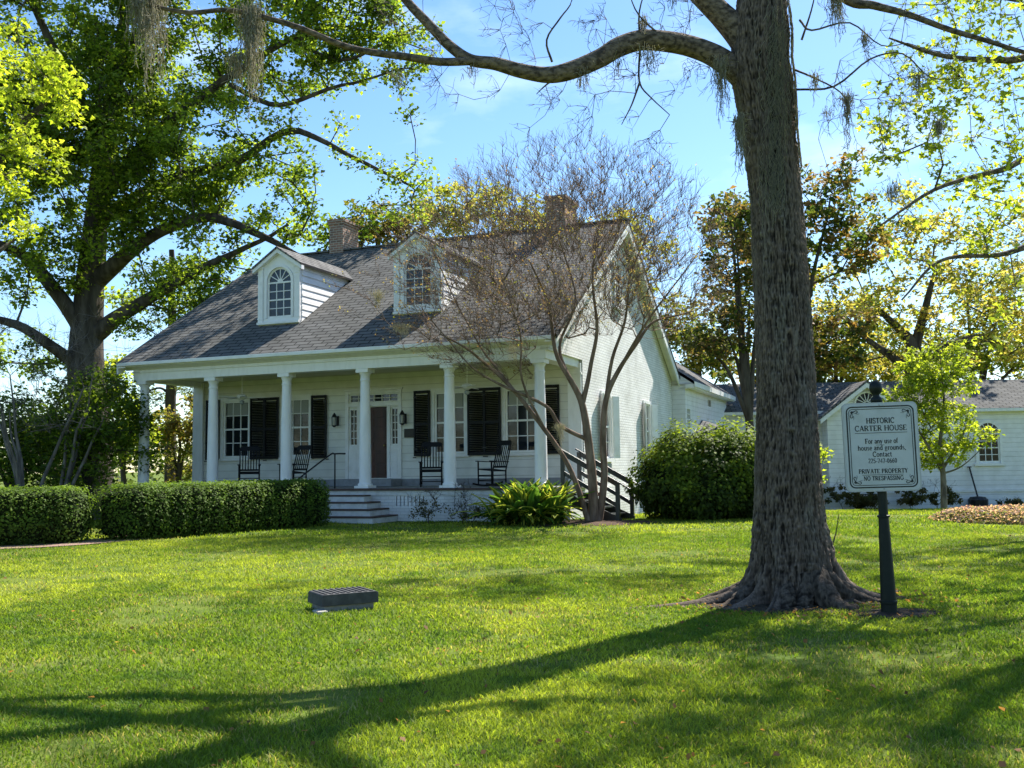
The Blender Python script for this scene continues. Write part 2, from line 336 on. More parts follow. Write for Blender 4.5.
BEDS = [(1.75, 22.1, 1.35, 0.75), (2.35, 9.15, 0.62, 0.55), (3.2, 8.35, 0.22, 0.14), (11.2, 20.4, 2.2, 1.1)]
def blades(n, y0, y1, h0, h1, wd, seed, segs=2):
    r = np.random.default_rng(seed)
    # area-uniform in the wedge the camera (and a step aside) can see
    u = r.random(n*2); Y = np.sqrt(y0*y0 + u*(y1*y1-y0*y0)); X = (r.random(n*2)*2-1)*(0.56*Y+3.4)
    dens = fbm(np.stack([X*1.7, Y*1.7, 0*X], -1), 9, 3)
    bare = fbm(np.stack([X*0.9+31, Y*0.9, 0*X], -1), 55, 4); keep = r.random(n*2) < np.clip(0.35+1.3*(dens-0.3), 0.15, 1)*np.clip(1.15-np.clip((bare-0.60)*9, 0, 0.95), 0, 1)
    for bx, by, ra, rb in BEDS:
        keep &= (((X-bx)/ra)**2 + ((Y-by)/rb)**2 + 0.5*(dens-0.5)) > 1.0
    dxy = np.stack([X-0.653, Y-22.995], -1); lx = dxy@np.array([cos(radians(21.66)), -sin(radians(21.66))]); ly = dxy@np.array([sin(radians(21.66)), cos(radians(21.66))])
    keep &= ~((ly > -0.05) & (lx < 1.0) & (lx > -12.6)); keep &= ~((ly > -1.35) & (lx < -3.1) & (lx > -8.4))
    X = X[keep][:n]; Y = Y[keep][:n]; n = len(X)
    Z = ground_h(X, Y)
    H = h0 + (h1-h0)*r.random(n)**1.6; H *= 0.75+0.5*fbm(np.stack([X*0.8, Y*0.8, 0*X], -1), 3, 2)
    a = r.random(n)*2*pi; lean = (0.25+0.9*r.random(n))*H; la = r.random(n)*2*pi
    sx, sy = np.cos(a)*wd*0.5*(0.6+0.8*r.random(n)), np.sin(a)*wd*0.5*(0.6+0.8*r.random(n))
    lx, ly = np.cos(la)*lean, np.sin(la)*lean
    base = np.stack([X, Y, Z-0.004], -1)
    s = np.stack([sx, sy, 0*sx], -1)
    mid = base + np.stack([lx*0.35, ly*0.35, H*0.62], -1); tip = base + np.stack([lx, ly, H*0.95], -1)
    g = fbm(np.stack([X*0.35, Y*0.35, 0*X], -1), 21, 4); g2 = fbm(np.stack([X*2.4, Y*2.4, 0*X], -1), 33, 3)
    mixv = np.clip((g-0.35)*2.2 + (g2-0.5)*1.1 + (r.random(n)-0.5)*0.45, 0, 1)[:, None]
    c = (1-mixv)*np.array([0.125, 0.19, 0.020]) + mixv*np.array([0.325, 0.37, 0.045])
    bare2 = np.clip((fbm(np.stack([X*0.9+31, Y*0.9, 0*X], -1), 55, 4)-0.52)*4, 0, 1)
    dead = r.random(n) < 0.03+0.30*bare2; c[dead] = np.array([0.30, 0.26, 0.11])
    weed = fbm(np.stack([X*3.3+7, Y*3.3, 0*X], -1), 88, 2) > 0.70; c[weed] = c[weed]*0.35+np.array([0.07, 0.14, 0.02])*0.65
    c *= (0.62+0.7*r.random(n))[:, None]
    if segs == 2:
        V = np.stack([base-s, base+s, mid+s*0.8, mid-s*0.8, tip], 1).reshape(-1, 3); i = np.arange(n)*5
        F4 = np.stack([i, i+1, i+2, i+3], -1); F3 = np.stack([i+3, i+2, i+4], -1); C = np.repeat(c, 5, 0); return V, F4, F3, C
    V = np.stack([base-s, base+s, tip], 1).reshape(-1, 3); i = np.arange(n)*3
    return V, None, np.stack([i, i+1, i+2], -1), np.repeat(c, 3, 0)

def make_grass():
    parts = [blades(340000, 2.6, 6.5, 0.018, 0.046, 0.0060, 1), blades(300000, 6.5, 11.5, 0.022, 0.048, 0.009, 2),
             blades(230000, 11.5, 19, 0.022, 0.05, 0.016, 3, 1), blades(135000, 19, 31, 0.03, 0.07, 0.028, 4, 1), blades(50000, 31, 43, 0.03, 0.08, 0.05, 5, 1)]
    Vs, F4s, F3s, Cs, o = [], [], [], [], 0
    for V, F4, F3, C in parts:
        Vs.append(V); Cs.append(C)
        if F4 is not None: F4s.append(F4+o)
        F3s.append(F3+o); o += len(V)
    ob = mesh_np('grass', np.vstack(Vs), [np.vstack(F4s), np.vstack(F3s)], m_grass, col=np.vstack(Cs))
    tag(ob, 'short mown bright green grass growing over the whole front lawn', 'grass', kind='stuff')
make_grass()

# fallen dry leaves on the lawn
def lawn_litter():
    r = np.random.default_rng(5); n = 800
    Y = 3.5+14*r.random(n)**1.3; X = (r.random(n)*2-1)*(0.55*Y); k = 360; a = 2*pi*r.random(k); q = 0.45+0.75*r.random(k); X[:k] = 2.65+q*np.cos(a)*1.15; Y[:k] = 9.1+q*np.sin(a)*0.9; Z = ground_h(X, Y)+0.035
    c = np.array([0.20, 0.10, 0.045])*(0.6+0.9*r.random(n))[:, None]
    V, Fq, C = leaf_geo(np.stack([X, Y, Z], -1), 0.022+0.03*r.random(n), c, r, flat=0.8)
    o = mesh_np('fallen_leaves', V, Fq, m_leaf, col=C); tag(o, 'small dry brown leaves scattered over the green lawn', 'leaves', kind='stuff')

# ------------------------------------------------------------ foliage tools
def leaf_geo(P, size, col, r, flat=0.35, shape='diamond', normal=None, nw=0.6):
    n = len(P); size = np.broadcast_to(size, (n,))
    N = r.normal(size=(n, 3)); N[:, 2] = np.abs(N[:, 2])+flat*1.5
    if normal is not None: N = N*(1-nw) + normal*nw*2
    N /= np.linalg.norm(N, axis=1, keepdims=True)
    T = r.normal(size=(n, 3)); T[:, 2] -= 0.3; T -= N*(T*N).sum(1)[:, None]; T /= np.linalg.norm(T, axis=1, keepdims=True)
    B = np.cross(N, T)
    if shape == 'diamond':
        tmpl = [np.array([(0, 0, 0), (0.45, 0.36, 0.10), (1, 0, -0.05), (0.45, -0.36, 0.10)])]
    elif shape == 'long':
        tmpl = [np.array([(0, 0, 0), (0.45, 0.17, 0.06), (1, 0, -0.12), (0.45, -0.17, 0.06)])]
    elif shape == 'oval':
        tmpl = [np.array([(0, 0, 0), (0.3, 0.3, 0.08), (0.75, 0.25, 0.06), (1, 0, -0.05), (0.75, -0.25, 0.06), (0.3, -0.3, 0.08)])]
    else:
        b0 = np.array([(0, 0, 0), (0.42, 0.24, 0.08), (0.9, 0, -0.05), (0.42, -0.24, 0.08)]); tmpl = []
        for a in (-0.95, 0, 0.95):
            q = b0.copy()*(1.0 if a == 0 else 0.82); x, y = q[:, 0].copy(), q[:, 1].copy(); q[:, 0] = x*cos(a)-y*sin(a); q[:, 1] = x*sin(a)+y*cos(a)
            q[:, 2] += 0.02*a; tmpl.append(q)
    Vs, Fs, k = [], [], 0
    for q in tmpl:
        m = len(q)
        V = P[:, None] + size[:, None, None]*(q[None, :, 0, None]*T[:, None] + q[None, :, 1, None]*B[:, None] + q[None, :, 2, None]*N[:, None])
        Vs.append(V.reshape(-1, 3)); Fs.append(k + np.arange(n)[:, None]*m + np.arange(m)[None]); k += n*m
    return np.vstack(Vs), np.vstack(Fs), np.vstack([np.repeat(col, len(q), 0) for q in tmpl])

def palette(n, cols, r, cl=None):
    cols = np.array(cols, float); k = len(cols)
    t = r.random(n)*(k-1) if cl is None else np.clip(cl + r.normal(size=n)*0.22, 0, 0.9999)*(k-1)
    i = np.clip(t.astype(int), 0, k-2); f = (t-i)[:, None]
    return (cols[i]*(1-f)+cols[i+1]*f)*(0.8+0.4*r.random(n))[:, None]

def segs_geo(A, B, ra, rb, n=3):
    A = np.asarray(A); B = np.asarray(B); d = B-A; L_ = np.maximum(np.linalg.norm(d, axis=1, keepdims=True), 1e-6); d = d/L_
    ref = np.where(np.abs(d[:, 2:3]) < 0.9, np.array([[0, 0, 1.0]]), np.array([[1.0, 0, 0]]))
    U = np.cross(d, ref); U /= np.linalg.norm(U, axis=1, keepdims=True); W = np.cross(d, U); m = len(A)
    a = 2*pi*np.arange(n)/n; ring = U[:, None]*np.cos(a)[None, :, None] + W[:, None]*np.sin(a)[None, :, None]
    ra = np.broadcast_to(ra, (m,))[:, None, None]; rb = np.broadcast_to(rb, (m,))[:, None, None]
    V = np.concatenate([A[:, None]+ring*ra, B[:, None]+ring*rb], 1).reshape(-1, 3)
    o = np.arange(m)[:, None]*2*n; k = np.arange(n)[None]; k2 = (k+1) % n
    return V, np.stack([o+k, o+k2, o+n+k2, o+n+k], -1).reshape(-1, 4)

class Tree:
    """limbs given by hand, the rest of the branching grown to reach every leaf cluster"""
    def __init__(s, seed): s.r = np.random.default_rng(seed); s.P = []; s.par = []; s.R = []; s.fixed = []; s.V = []; s.F = []; s.nv = 0
    def _mesh(s, V, Fc): s.V.append(V); s.F.append(Fc+s.nv); s.nv += len(V)
    def limb(s, pts, rad, n=10, sub=6, wob=0.0, attach=True, mesh=True):
        P = catmull(pts, sub); R = np.interp(np.linspace(0, 1, len(P)), np.linspace(0, 1, len(rad)), rad)
        if wob:
            P = P + (np.stack([vnoise(P*1.3+9*k, 40+k) for k in range(3)], -1)-0.5)*wob*np.linspace(0.2, 1, len(P))[:, None]
        base = -1
        if s.P and attach:
            D = np.linalg.norm(np.array(s.P)-P[0], axis=1); base = int(D.argmin())
        for i, (p, q) in enumerate(zip(P, R)):
            s.P.append(p); s.par.append(base if i == 0 else len(s.P)-2); s.R.append(q); s.fixed.append(True)
        if mesh: V, Fc = tube_arr(P, R, n); s._mesh(V, Fc)
        return P
    def grow(s, targets, seg=0.5, jit=0.12, tip=0.008, e=2.2, up=0.15, minr=0.05, maxr=None):
        T = np.asarray(targets, float); P0 = np.array(s.P)
        D = np.array([np.min(np.linalg.norm(P0-t, axis=1)) for t in T]); order = D.argsort(); n0 = len(s.P)
        P = np.array(s.P + [np.zeros(3)]*(len(T)*14)); cnt = len(s.P); ok = np.zeros(len(P), bool); ok[:cnt] = np.array(s.R) > 0
        hgt = np.array([minr]) 
        for ti in order:
            t = T[ti]; d = np.linalg.norm(P[:cnt]-t, axis=1) + 0.35*np.maximum(P[:cnt, 2]-t[2]+0.1, 0) + 0.9*np.maximum(np.linalg.norm(P[:cnt]-P0[0], axis=1)-np.linalg.norm(t-P0[0])+0.1, 0)
            j = int(d.argmin()); a = P[j].copy(); L_ = np.linalg.norm(t-a); m = int(np.clip(L_/seg, 1, 12))
            pd = P[j]-P[s.par[j]] if s.par[j] >= 0 else t-a; pd = pd/max(np.linalg.norm(pd), 1e-6); c = a + pd*0.30*L_ + (t-a)*0.25 + np.array([0, 0, up*L_]) + s.r.normal(size=3)*jit*L_*0.6
            prev = j
            for k in range(1, m+1):
                u = k/m; q = (1-u)**2*a + 2*u*(1-u)*c + u*u*t
                if k < m: q = q + s.r.normal(size=3)*jit*0.35*seg
                P[cnt] = q; s.P.append(q); s.par.append(prev); s.R.append(0.0); s.fixed.append(False); prev = cnt; cnt += 1
        n = len(s.P); acc = np.zeros(n); s.par = list(s.par); kids = [[] for _ in range(n)]
        for i in range(n-1, n0-1, -1):
            if acc[i] == 0: acc[i] = tip**e
            s.R[i] = acc[i]**(1/e)
            if s.par[i] >= n0: acc[s.par[i]] += acc[i]
        if maxr: 
            for i in range(n0, n): s.R[i] = min(s.R[i], maxr)
        for i in range(n0, n): kids[s.par[i]].append(i)
        main = {}
        for i in range(n):
            if kids[i] and i >= n0: main[i] = max(kids[i], key=lambda q: s.R[q])
        for i in range(n0, n):
            p = s.par[i]
            if p >= n0 and main.get(p) == i: continue
            ch = [p, i]
            while ch[-1] in main: ch.append(main[ch[-1]])
            Pc = np.array([s.P[q] for q in ch]); Rc = np.array([min(s.R[q], s.R[i]) if q == p else s.R[q] for q in ch])
            Rc[0] = Rc[1]*1.12
            V, Fc = tube_arr(Pc, Rc, 7 if Rc[1] > 0.05 else 5 if Rc[1] > 0.015 else 3); s._mesh(V, Fc)
    def twigs(s, C, rad, k, r0=0.005, out=0.6):
        """k little twigs out of every cluster centre; returns their tips"""
        n = len(C)*k; A = np.repeat(C, k, 0); d = s.r.normal(size=(n, 3)); d /= np.linalg.norm(d, axis=1, keepdims=True)
        o_ = A-s.P[0]-np.array([0, 0, 0.35*max(np.ptp(A[:, 2]), 1e-3)]); o_ /= np.linalg.norm(o_, axis=1, keepdims=True); d = d*0.75+o_*out; d /= np.linalg.norm(d, axis=1, keepdims=True)
        B = A + d*np.repeat(np.broadcast_to(rad, (len(C),)), k)[:, None]*(0.5+0.7*s.r.random(n))[:, None]
        mid = (A+B)/2 + s.r.normal(size=(n, 3))*0.06*np.linalg.norm(B-A, axis=1, keepdims=True)
        V, Fc = segs_geo(A, mid, r0, r0*0.8); s._mesh(V, Fc); V, Fc = segs_geo(mid, B, r0*0.8, r0*0.45); s._mesh(V, Fc)
        return B
    def wood(s, name, m, parent): return mesh_np(name, np.vstack(s.V), np.vstack(s.F), m, parent, smooth=True)

def blob_points(n, blobs, r, shell=0.55):
    """points inside a set of ellipsoids (cx,cy,cz,rx,ry,rz), pushed towards the shell"""
    B = np.array(blobs, float); vol = np.cbrt(B[:, 3]*B[:, 4]*B[:, 5])**2.2; i = r.choice(len(B), n, p=vol/vol.sum())
    d = r.normal(size=(n, 3)); d /= np.linalg.norm(d, axis=1, keepdims=True)
    q = shell + (1-shell)*r.random(n)**0.6; inner = r.random(n) < 0.25; q[inner] = r.random(inner.sum())**0.5
    return B[i, :3] + d*q[:, None]*B[i, 3:]

def clusters_leaves(C, crad, per, size, cols, r, shape='diamond', flat=0.35, squash=0.7, clv=None, spread=1.0):
    n = len(C)*per; A = np.repeat(C, per, 0); d = r.normal(size=(n, 3)); d /= np.linalg.norm(d, axis=1, keepdims=True)
    R = np.repeat(np.broadcast_to(crad, (len(C),)), per)*(r.random(n)**0.45); P = A + d*R[:, None]*np.array([1, 1, squash])*spread
    cl = np.repeat((r.random(len(C)) if clv is None else clv), per)
    return leaf_geo(P, size*(0.45+1.0*r.random(n)**1.4), palette(n, cols, r, cl), r, flat, shape)

lawn_litter()
# ------------------------------------------------------------ the house
YAW = radians(21.66)
HO = np.array([0.653, 22.995, 0.0]); HDX = np.array([cos(YAW), -sin(YAW), 0]); HDY = np.array([sin(YAW), cos(YAW), 0])
def hw(x, y, z=0): return HO + HDX*x + HDY*y + np.array([0, 0, z])
house = empty('historic_house', HO, -YAW, 'white house with steep grey shingle roof, two arched dormers and a six columned front porch', 'house')
XL, XR, FZ = -12.0, 0.30, 0.80
RX0, RX1, EZ, EY, RY, RZ = -12.33, 0.616, 4.307, -0.5, 6.28, 8.55
SL = (RZ-EZ)/(RY-EY)
def roofz(y): return EZ + SL*(y-EY) if y < RY else RZ - SL*(y-RY)

# roof: two thick slopes
b = MB()
for y0, y1 in ((EY, RY), (RY, 2*RY-EY)):
    b.prism([(y0, roofz(y0)), (y1, roofz(y1)), (y1, roofz(y1)-0.10), (y0, roofz(y0)-0.10)], 0, RX0, RX1)
roof = b.build('roof', m_shing, house)
rr = np.random.default_rng(3)
b = MB()
b.bar((RX0, RY, RZ+0.0), (RX1, RY, RZ+0.0), 0.26, 0.05)
b.build('ridge_cap', m_shing, roof)
# white rake boards + dark drip edge + eave moulding
for x in (RX0+0.02, RX1-0.06):
    b = MB()
    for y0, y1 in ((EY, RY), (RY, 2*RY-EY)):
        b.prism([(y0, roofz(y0)-0.103), (y1, roofz(y1)-0.103), (y1, roofz(y1)-0.36), (y0, roofz(y0)-0.36)], 0, x, x+0.045)
    b.build('rake_board', m_trim, roof)
for x0, x1 in ((RX0+0.066, XL-0.02), (XR+0.02, RX1-0.062)):
    b = MB()
    for y0, y1 in ((EY, RY), (RY, 2*RY-EY)):
        b.prism([(y0, roofz(y0)-0.13), (y1, roofz(y1)-0.13), (y1, roofz(y1)-0.16), (y0, roofz(y0)-0.16)], 0, x0, x1)
    b.build('rake_soffit', m_trim, roof)
# entablature (front beam), crown moulding and returns
b = MB()
b.box(-12.02, 0.22, -0.17, 0.17, 3.80, 4.02)
b.box(-12.05, 0.25, -0.20, 0.20, 4.02, 4.06)
b.box(-12.02, 0.22, -0.165, 0.165, 4.06, 4.20)
b.prism([(-0.17, 4.10), (-0.30, 4.16), (-0.44, 4.17), (-0.47, 4.205), (-0.47, 4.30), (-0.40, 4.25), (-0.17, 4.25)], 0, -12.27, 0.56)
b.box(-12.02, -11.70, 0.17, 2.36, 3.80, 4.14)
b.box(-0.12, 0.22, 0.17, 2.36, 3.80, 4.14)
b.build('entablature', m_colm, house, bevel=0.006)
b = MB(); b.box(-12.3, 0.58, -0.53, -0.473, 4.20, 4.295); b.build('gutter', m_trim, house, bevel=0.01)
MB().box(-11.69, -0.13, 0.18, 2.38, 3.93, 3.97).build('porch_ceiling', m_ceil, house)

def wall_holes(u0, u1, z0, z1, holes, t0, t1, axis, bldr=None):
    """grid of boxes round rectangular openings; axis 1: wall in x (u=x), 0: wall in y (u=y)"""
    b = bldr or MB(); us = sorted({u0, u1, *[h[0] for h in holes], *[h[1] for h in holes]}); zs = sorted({z0, z1, *[h[2] for h in holes], *[h[3] for h in holes]})
    for i in range(len(us)-1):
        run = None
        for j in range(len(zs)-1):
            uc, zc = (us[i]+us[i+1])/2, (zs[j]+zs[j+1])/2
            hole = any(h[0] < uc < h[1] and h[2] < zc < h[3] for h in holes)
            if not hole: run = [zs[j], zs[j+1]] if run is None else [run[0], zs[j+1]]
            if run and (hole or j == len(zs)-2):
                if axis == 1: b.box(us[i], us[i+1], t0, t1, *run)
                else: b.box(t0, t1, us[i], us[i+1], *run)
                run = None
    return b
WY = 2.4
WIN = [(-10.93, -10.02), (-8.83, -7.92), (-3.93, -3.02), (-1.85, -0.92)]
WZ0, WZ1 = 1.66, 3.33
holes = [(a, c, WZ0, WZ1) for a, c in WIN]+[(-6.22, -5.40, 1.02, 3.0), (-6.60, -6.34, 1.93, 2.96), (-5.28, -5.05, 1.93, 2.96), (-6.60, -5.05, 3.13, 3.37)]
wall_holes(XL, XR-0.02, FZ, 3.93, holes, WY, WY+0.22, 1).build('front_wall', m_wall, house)
MB().box(XL, XR-0.02, WY-0.025, WY-0.003, FZ, FZ+0.19).build('baseboard', m_greyp, house)
MB().box(XL+0.25, XR-0.25, WY+0.45, WY+0.5, FZ, 3.93).build('dark_interior', m_dark, house)

def sash(parent, u0, u1, z0, z1, cols, rows, pos, axis=1, fw=0.05, mt=0.022, arch=False, matf=None, name='window', d=1):
    """double-hung window: part > pane, (frame is the part). pos = plane; d = direction outwards (-1 towards -axis)"""
    F = MB(); matf = matf or m_trim
    def bx(a0, a1, c0, c1, p0, p1):
        p0, p1 = pos+d*p0, pos+d*p1; p0, p1 = min(p0, p1), max(p0, p1)
        if axis == 1: F.box(a0, a1, p0, p1, c0, c1)
        else: F.box(p0, p1, a0, a1, c0, c1)
    bx(u0, u0+fw, z0, z1, -0.07, 0.0); bx(u1-fw, u1, z0, z1, -0.07, 0.0); bx(u0+fw, u1-fw, z1-fw, z1, -0.07, 0.0); bx(u0+fw, u1-fw, z0, z0+fw, -0.07, 0.0)
    zm = (z0+z1)/2; bx(u0+fw, u1-fw, zm-0.025, zm+0.025, -0.06, -0.005) if rows > 1 else None
    for k in range(1, cols):
        u = u0+fw+(u1-u0-2*fw)*k/cols
        if rows > 1: bx(u-mt/2, u+mt/2, z0+fw, zm-0.025, -0.05, -0.015); bx(u-mt/2, u+mt/2, zm+0.025, z1-fw, -0.05, -0.015)
        else: bx(u-mt/2, u+mt/2, z0+fw, z1-fw, -0.05, -0.015)
    for lo, hi in ((z0+fw, zm-0.025), (zm+0.025, z1-fw)) if rows > 1 else ((z0+fw, z1-fw),):
        nr = rows//2 if rows > 1 else 1
        for k in range(1, nr):
            z = lo+(hi-lo)*k/nr; bx(u0+fw, u1-fw, z-mt/2, z+mt/2, -0.049, -0.016)
    o = F.build(name, matf, parent)
    P = MB(); p0, p1 = pos-d*0.045, pos-d*0.055; p0, p1 = min(p0, p1), max(p0, p1)
    if axis == 1: P.box(u0+fw*0.7, u1-fw*0.7, p0, p1, z0+fw*0.7, z1-fw*0.7)
    else: P.box(p0, p1, u0+fw*0.7, u1-fw*0.7, z0+fw*0.7, z1-fw*0.7)
    P.build('pane', m_glass, o)
    return o

m_blind = mat('pale_window_blind', (0.30, 0.31, 0.28), 0.8)
for i, (a, c) in enumerate(WIN):
    o = sash(house, a, c, WZ0, WZ1, 3, 4, WY, 1, d=-1)
    # casing and sill
    f = MB(); f.box(a-0.10, a-0.003, WY-0.035, WY-0.003, WZ0-0.02, WZ1+0.11); f.box(c+0.003, c+0.10, WY-0.035, WY-0.003, WZ0-0.02, WZ1+0.11); f.box(a-0.003, c+0.003, WY-0.035, WY-0.003, WZ1+0.003, WZ1+0.11)
    f.build('casing', m_trim, o); MB().box(a-0.12, c+0.12, WY-0.08, WY-0.003, WZ0-0.09, WZ0-0.022).build('sill', m_trim, o)
    MB().box(a+0.09, c-0.09, WY+0.035, WY+0.043, WZ1-0.42, WZ1-0.06).build('blind', m_blind, o)

def shutter(x0, x1, y, tilt, hinge_left):
    """louvred shutter, a little ajar: hinged at one edge"""
    b = MB(); wd = x1-x0; z0, z1 = WZ0-0.06, WZ1+0.06
    b.box(0, 0.05, -0.02, 0.02, z0, z1); b.box(wd-0.05, wd, -0.02, 0.02, z0, z1)
    for q in (z0, (z0+z1)/2-0.06, z1-0.08): b.box(0.05, wd-0.05, -0.018, 0.018, q, q+0.08)
    n = 34
    for k in range(n):
        z = z0+0.09+(z1-z0-0.19)*k/n
        b.add([(0.05,-0.014,z),(wd-0.05,-0.014,z),(wd-0.05,0.012,z+0.035),(0.05,0.012,z+0.035),(0.05,-0.008,z-0.004),(wd-0.05,-0.008,z-0.004),(wd-0.05,0.018,z+0.031),(0.05,0.018,z+0.031)],
              [(0,1,2,3),(7,6,5,4),(0,4,5,1),(1,5,6,2),(2,6,7,3),(3,7,4,0)])
    o = b.build('shutter', m_black, house)
    if hinge_left: o.location = (x0, y, 0); o.rotation_euler = (0, 0, -tilt)
    else:
        for v in o.data.vertices: v.co.x -= wd
        o.location = (x1, y, 0); o.rotation_euler = (0, 0, tilt)
    for z in (z0+0.18, z1-0.2): MB().box((0 if hinge_left else -0.09), (0.09 if hinge_left else 0), -0.03, -0.022, z, z+0.035).build('strap_hinge', m_iron, o)
    MB().box((-0.02 if hinge_left else 0), (0.08 if hinge_left else 0.09), -0.035, -0.025, z0-0.05, z0-0.02).build('shutter_catch', m_iron, o)
for i, (a, c) in enumerate(WIN):
    shutter(a-0.60, a-0.105, WY-0.075, 0.05, False if False else True)
    shutter(c+0.105, c+0.60, WY-0.075, 0.05, False)

# door with sidelights, transom, lanterns, plaque
d = MB(); d.box(-6.20, -5.42, WY+0.05, WY+0.10, 1.02, 2.99)
for zz in (1.12, 1.45, 1.78, 2.11, 2.44, 2.72):
    for xx in (-6.12, -5.76): d.box(xx, xx+0.27, WY+0.035, WY+0.049, zz, zz+(0.25 if zz < 2.6 else 0.2))
door = d.build('front_door', m_door, house, bevel=0.004)
MB().lathe([(0.0, 0), (0.02, 0.005), (0.03, 0.025), (0.02, 0.045), (0, 0.05)], (0, 0, 0), 10).build('handle', mat('brass', (0.5, 0.35, 0.12), 0.3, metal=0.9), door, True)
h = door.children[0]; h.location = (-5.50, WY+0.03, 1.92); h.rotation_euler = (pi/2, 0, 0)
f = MB(); Yf0, Yf1 = WY-0.05, WY-0.003
for x0, x1 in ((-6.72, -6.62), (-6.33, -6.23), (-5.39, -5.29), (-5.04, -4.94)): f.box(x0, x1, Yf0, Yf1, 1.0, 3.02 if x0 in (-6.33, -5.39) else 3.46)
f.box(-6.62, -5.04, Yf0+0.004, Yf1, 3.02, 3.12); f.box(-6.62, -5.04, Yf0+0.004, Yf1, 3.38, 3.46); f.box(-6.76, -4.90, Yf0-0.03, Yf1, 3.463, 3.52)
f.box(-6.617, -6.333, Yf0+0.015, Yf1, 1.0, 1.92); f.box(-5.287, -5.043, Yf0+0.015, Yf1, 1.0, 1.92)
f.box(-6.59, -6.36, Yf0+0.005, Yf0+0.012, 1.10, 1.80); f.box(-5.26, -5.07, Yf0+0.005, Yf0+0.012, 1.10, 1.80)
f.build('door_surround', m_trim, house, bevel=0.004)
sash(house, -6.60, -6.34, 1.93, 2.96, 2, 1, WY, 1, 0.03, 0.018, d=-1, name='sidelight'); sash(house, -5.28, -5.05, 1.93, 2.96, 2, 1, WY, 1, 0.03, 0.018, d=-1, name='sidelight')
sash(house, -6.60, -5.05, 3.13, 3.37, 6, 1, WY, 1, 0.03, 0.02, d=-1, name='transom')
b = MB()
for x0, x1 in ((-6.57, -6.37), (-5.25, -5.08)):
    for k in range(1, 5): b.box(x0, x1, WY+0.012, WY+0.03, 1.93+k*0.206-0.009, 1.93+k*0.206+0.009)
b.box(-6.57, -5.08, WY+0.012, WY+0.03, 3.242, 3.258)
b.build('glazing_bars', m_trim, house)
MB().box(-6.88, -4.93, 1.75, WY-0.03, FZ+0.003, 1.0).build('door_step', m_greyp, house, bevel=0.01)
for xx in (-7.0, -4.84):
    b = MB(); y = WY-0.17
    b.box(xx-0.05, xx+0.05, WY-0.03, WY-0.004, 2.5, 2.78); b.tube([(xx, WY-0.03, 2.72), (xx, y, 2.86), (xx, y, 2.80)], 0.012, 6)
    b.lathe([(0.02, 0.36), (0.035, 0.33), (0.05, 0.31), (0.075, 0.25), (0.08, 0.24)], (xx, y, 2.5), 8); b.lathe([(0.03, -0.04), (0.07, 0.0), (0.07, 0.012)], (xx, y, 2.5), 8)
    for k in range(4): a = k*pi/2+pi/4; b.bar((xx+0.066*cos(a), y+0.066*sin(a), 2.5), (xx+0.075*cos(a), y+0.075*sin(a), 2.74), 0.012, 0.012)
    o = b.build('wall_lantern', m_iron, house); MB().lathe([(0.055, 0.012), (0.062, 0.235)], (xx, y, 2.5), 8).build('glass', m_lamp, o)
MB().box(-4.86, -4.55, WY-0.03, WY-0.004, 2.12, 2.36).build('wall_plaque', m_plaque, house, bevel=0.004)

# porch floor, foundation, steps
MB().box(-12.2, 0.42, -0.22, WY-0.03, FZ-0.06, FZ-0.001).build('porch_floor', m_porch, house)
MB().box(-12.22, 0.44, -0.245, -0.222, FZ-0.05, FZ-0.004).build('floor_edging', m_edge, house)
wall_holes(-12.1, 0.34, -0.15, FZ-0.063, [(-3.75+k*0.105, -3.75+k*0.105+0.03, 0.36, 0.60) for k in range(8)], -0.15, 0.05, 1).build('foundation', m_brickf, house)
MB().box(0.14, 0.34, 0.053, 13.0, -0.3, FZ-0.063).box(-12.1, -11.9, 0.053, 13.0, -0.3, FZ-0.063).box(-3.8, -2.9, 0.06, 0.1, 0.3, 0.65).build('foundation_side', m_brickw, house)
MB().box(-12.1, 0.34, -0.175, -0.153, 0.63, FZ-0.063).build('foundation_band', m_stepw, house)
for k in range(4):
    ex = 0.24*k; y0 = -0.245-0.29*(k+1); z1 = 0.64-0.16*k
    b = MB(); b.box(-7.35-ex, -4.42+ex, y0, -0.18 if k == 0 else y0+0.286, -0.1, z1-0.035)
    if k: 
        b.box(-7.35-ex, -7.35-ex+0.236, y0+0.286, -0.18, -0.1, z1-0.035); b.box(-4.42+ex-0.236, -4.42+ex, y0+0.286, -0.18, -0.1, z1-0.035)
    o = b.build('step', m_stepw, house)
    b = MB(); b.box(-7.37-ex, -4.40+ex, y0-0.02, y0+0.286, z1-0.033, z1)
    if k: b.box(-7.37-ex, -7.37-ex+0.25, y0+0.288, -0.18, z1-0.033, z1); b.box(-4.40+ex-0.25, -4.40+ex, y0+0.288, -0.18, z1-0.033, z1)
    b.build('tread', m_edge, o, bevel=0.005)
b = MB(); b.tube([(-5.49, -0.16, FZ), (-5.49, -0.16, 1.66)], 0.02, 8); b.tube(catmull([(-5.22, -0.1, 1.67), (-5.49, -0.16, 1.67), (-5.62, -0.3, 1.60), (-6.0, -1.6, 0.80), (-6.0, -1.65, 0.72), (-5.97, -1.60, 0.68)], 4), 0.02, 8)
b.tube([(-5.95, -1.5, 0.02), (-5.95, -1.5, 0.86)], 0.02, 8)
b.build('handrail', m_iron, house, True)

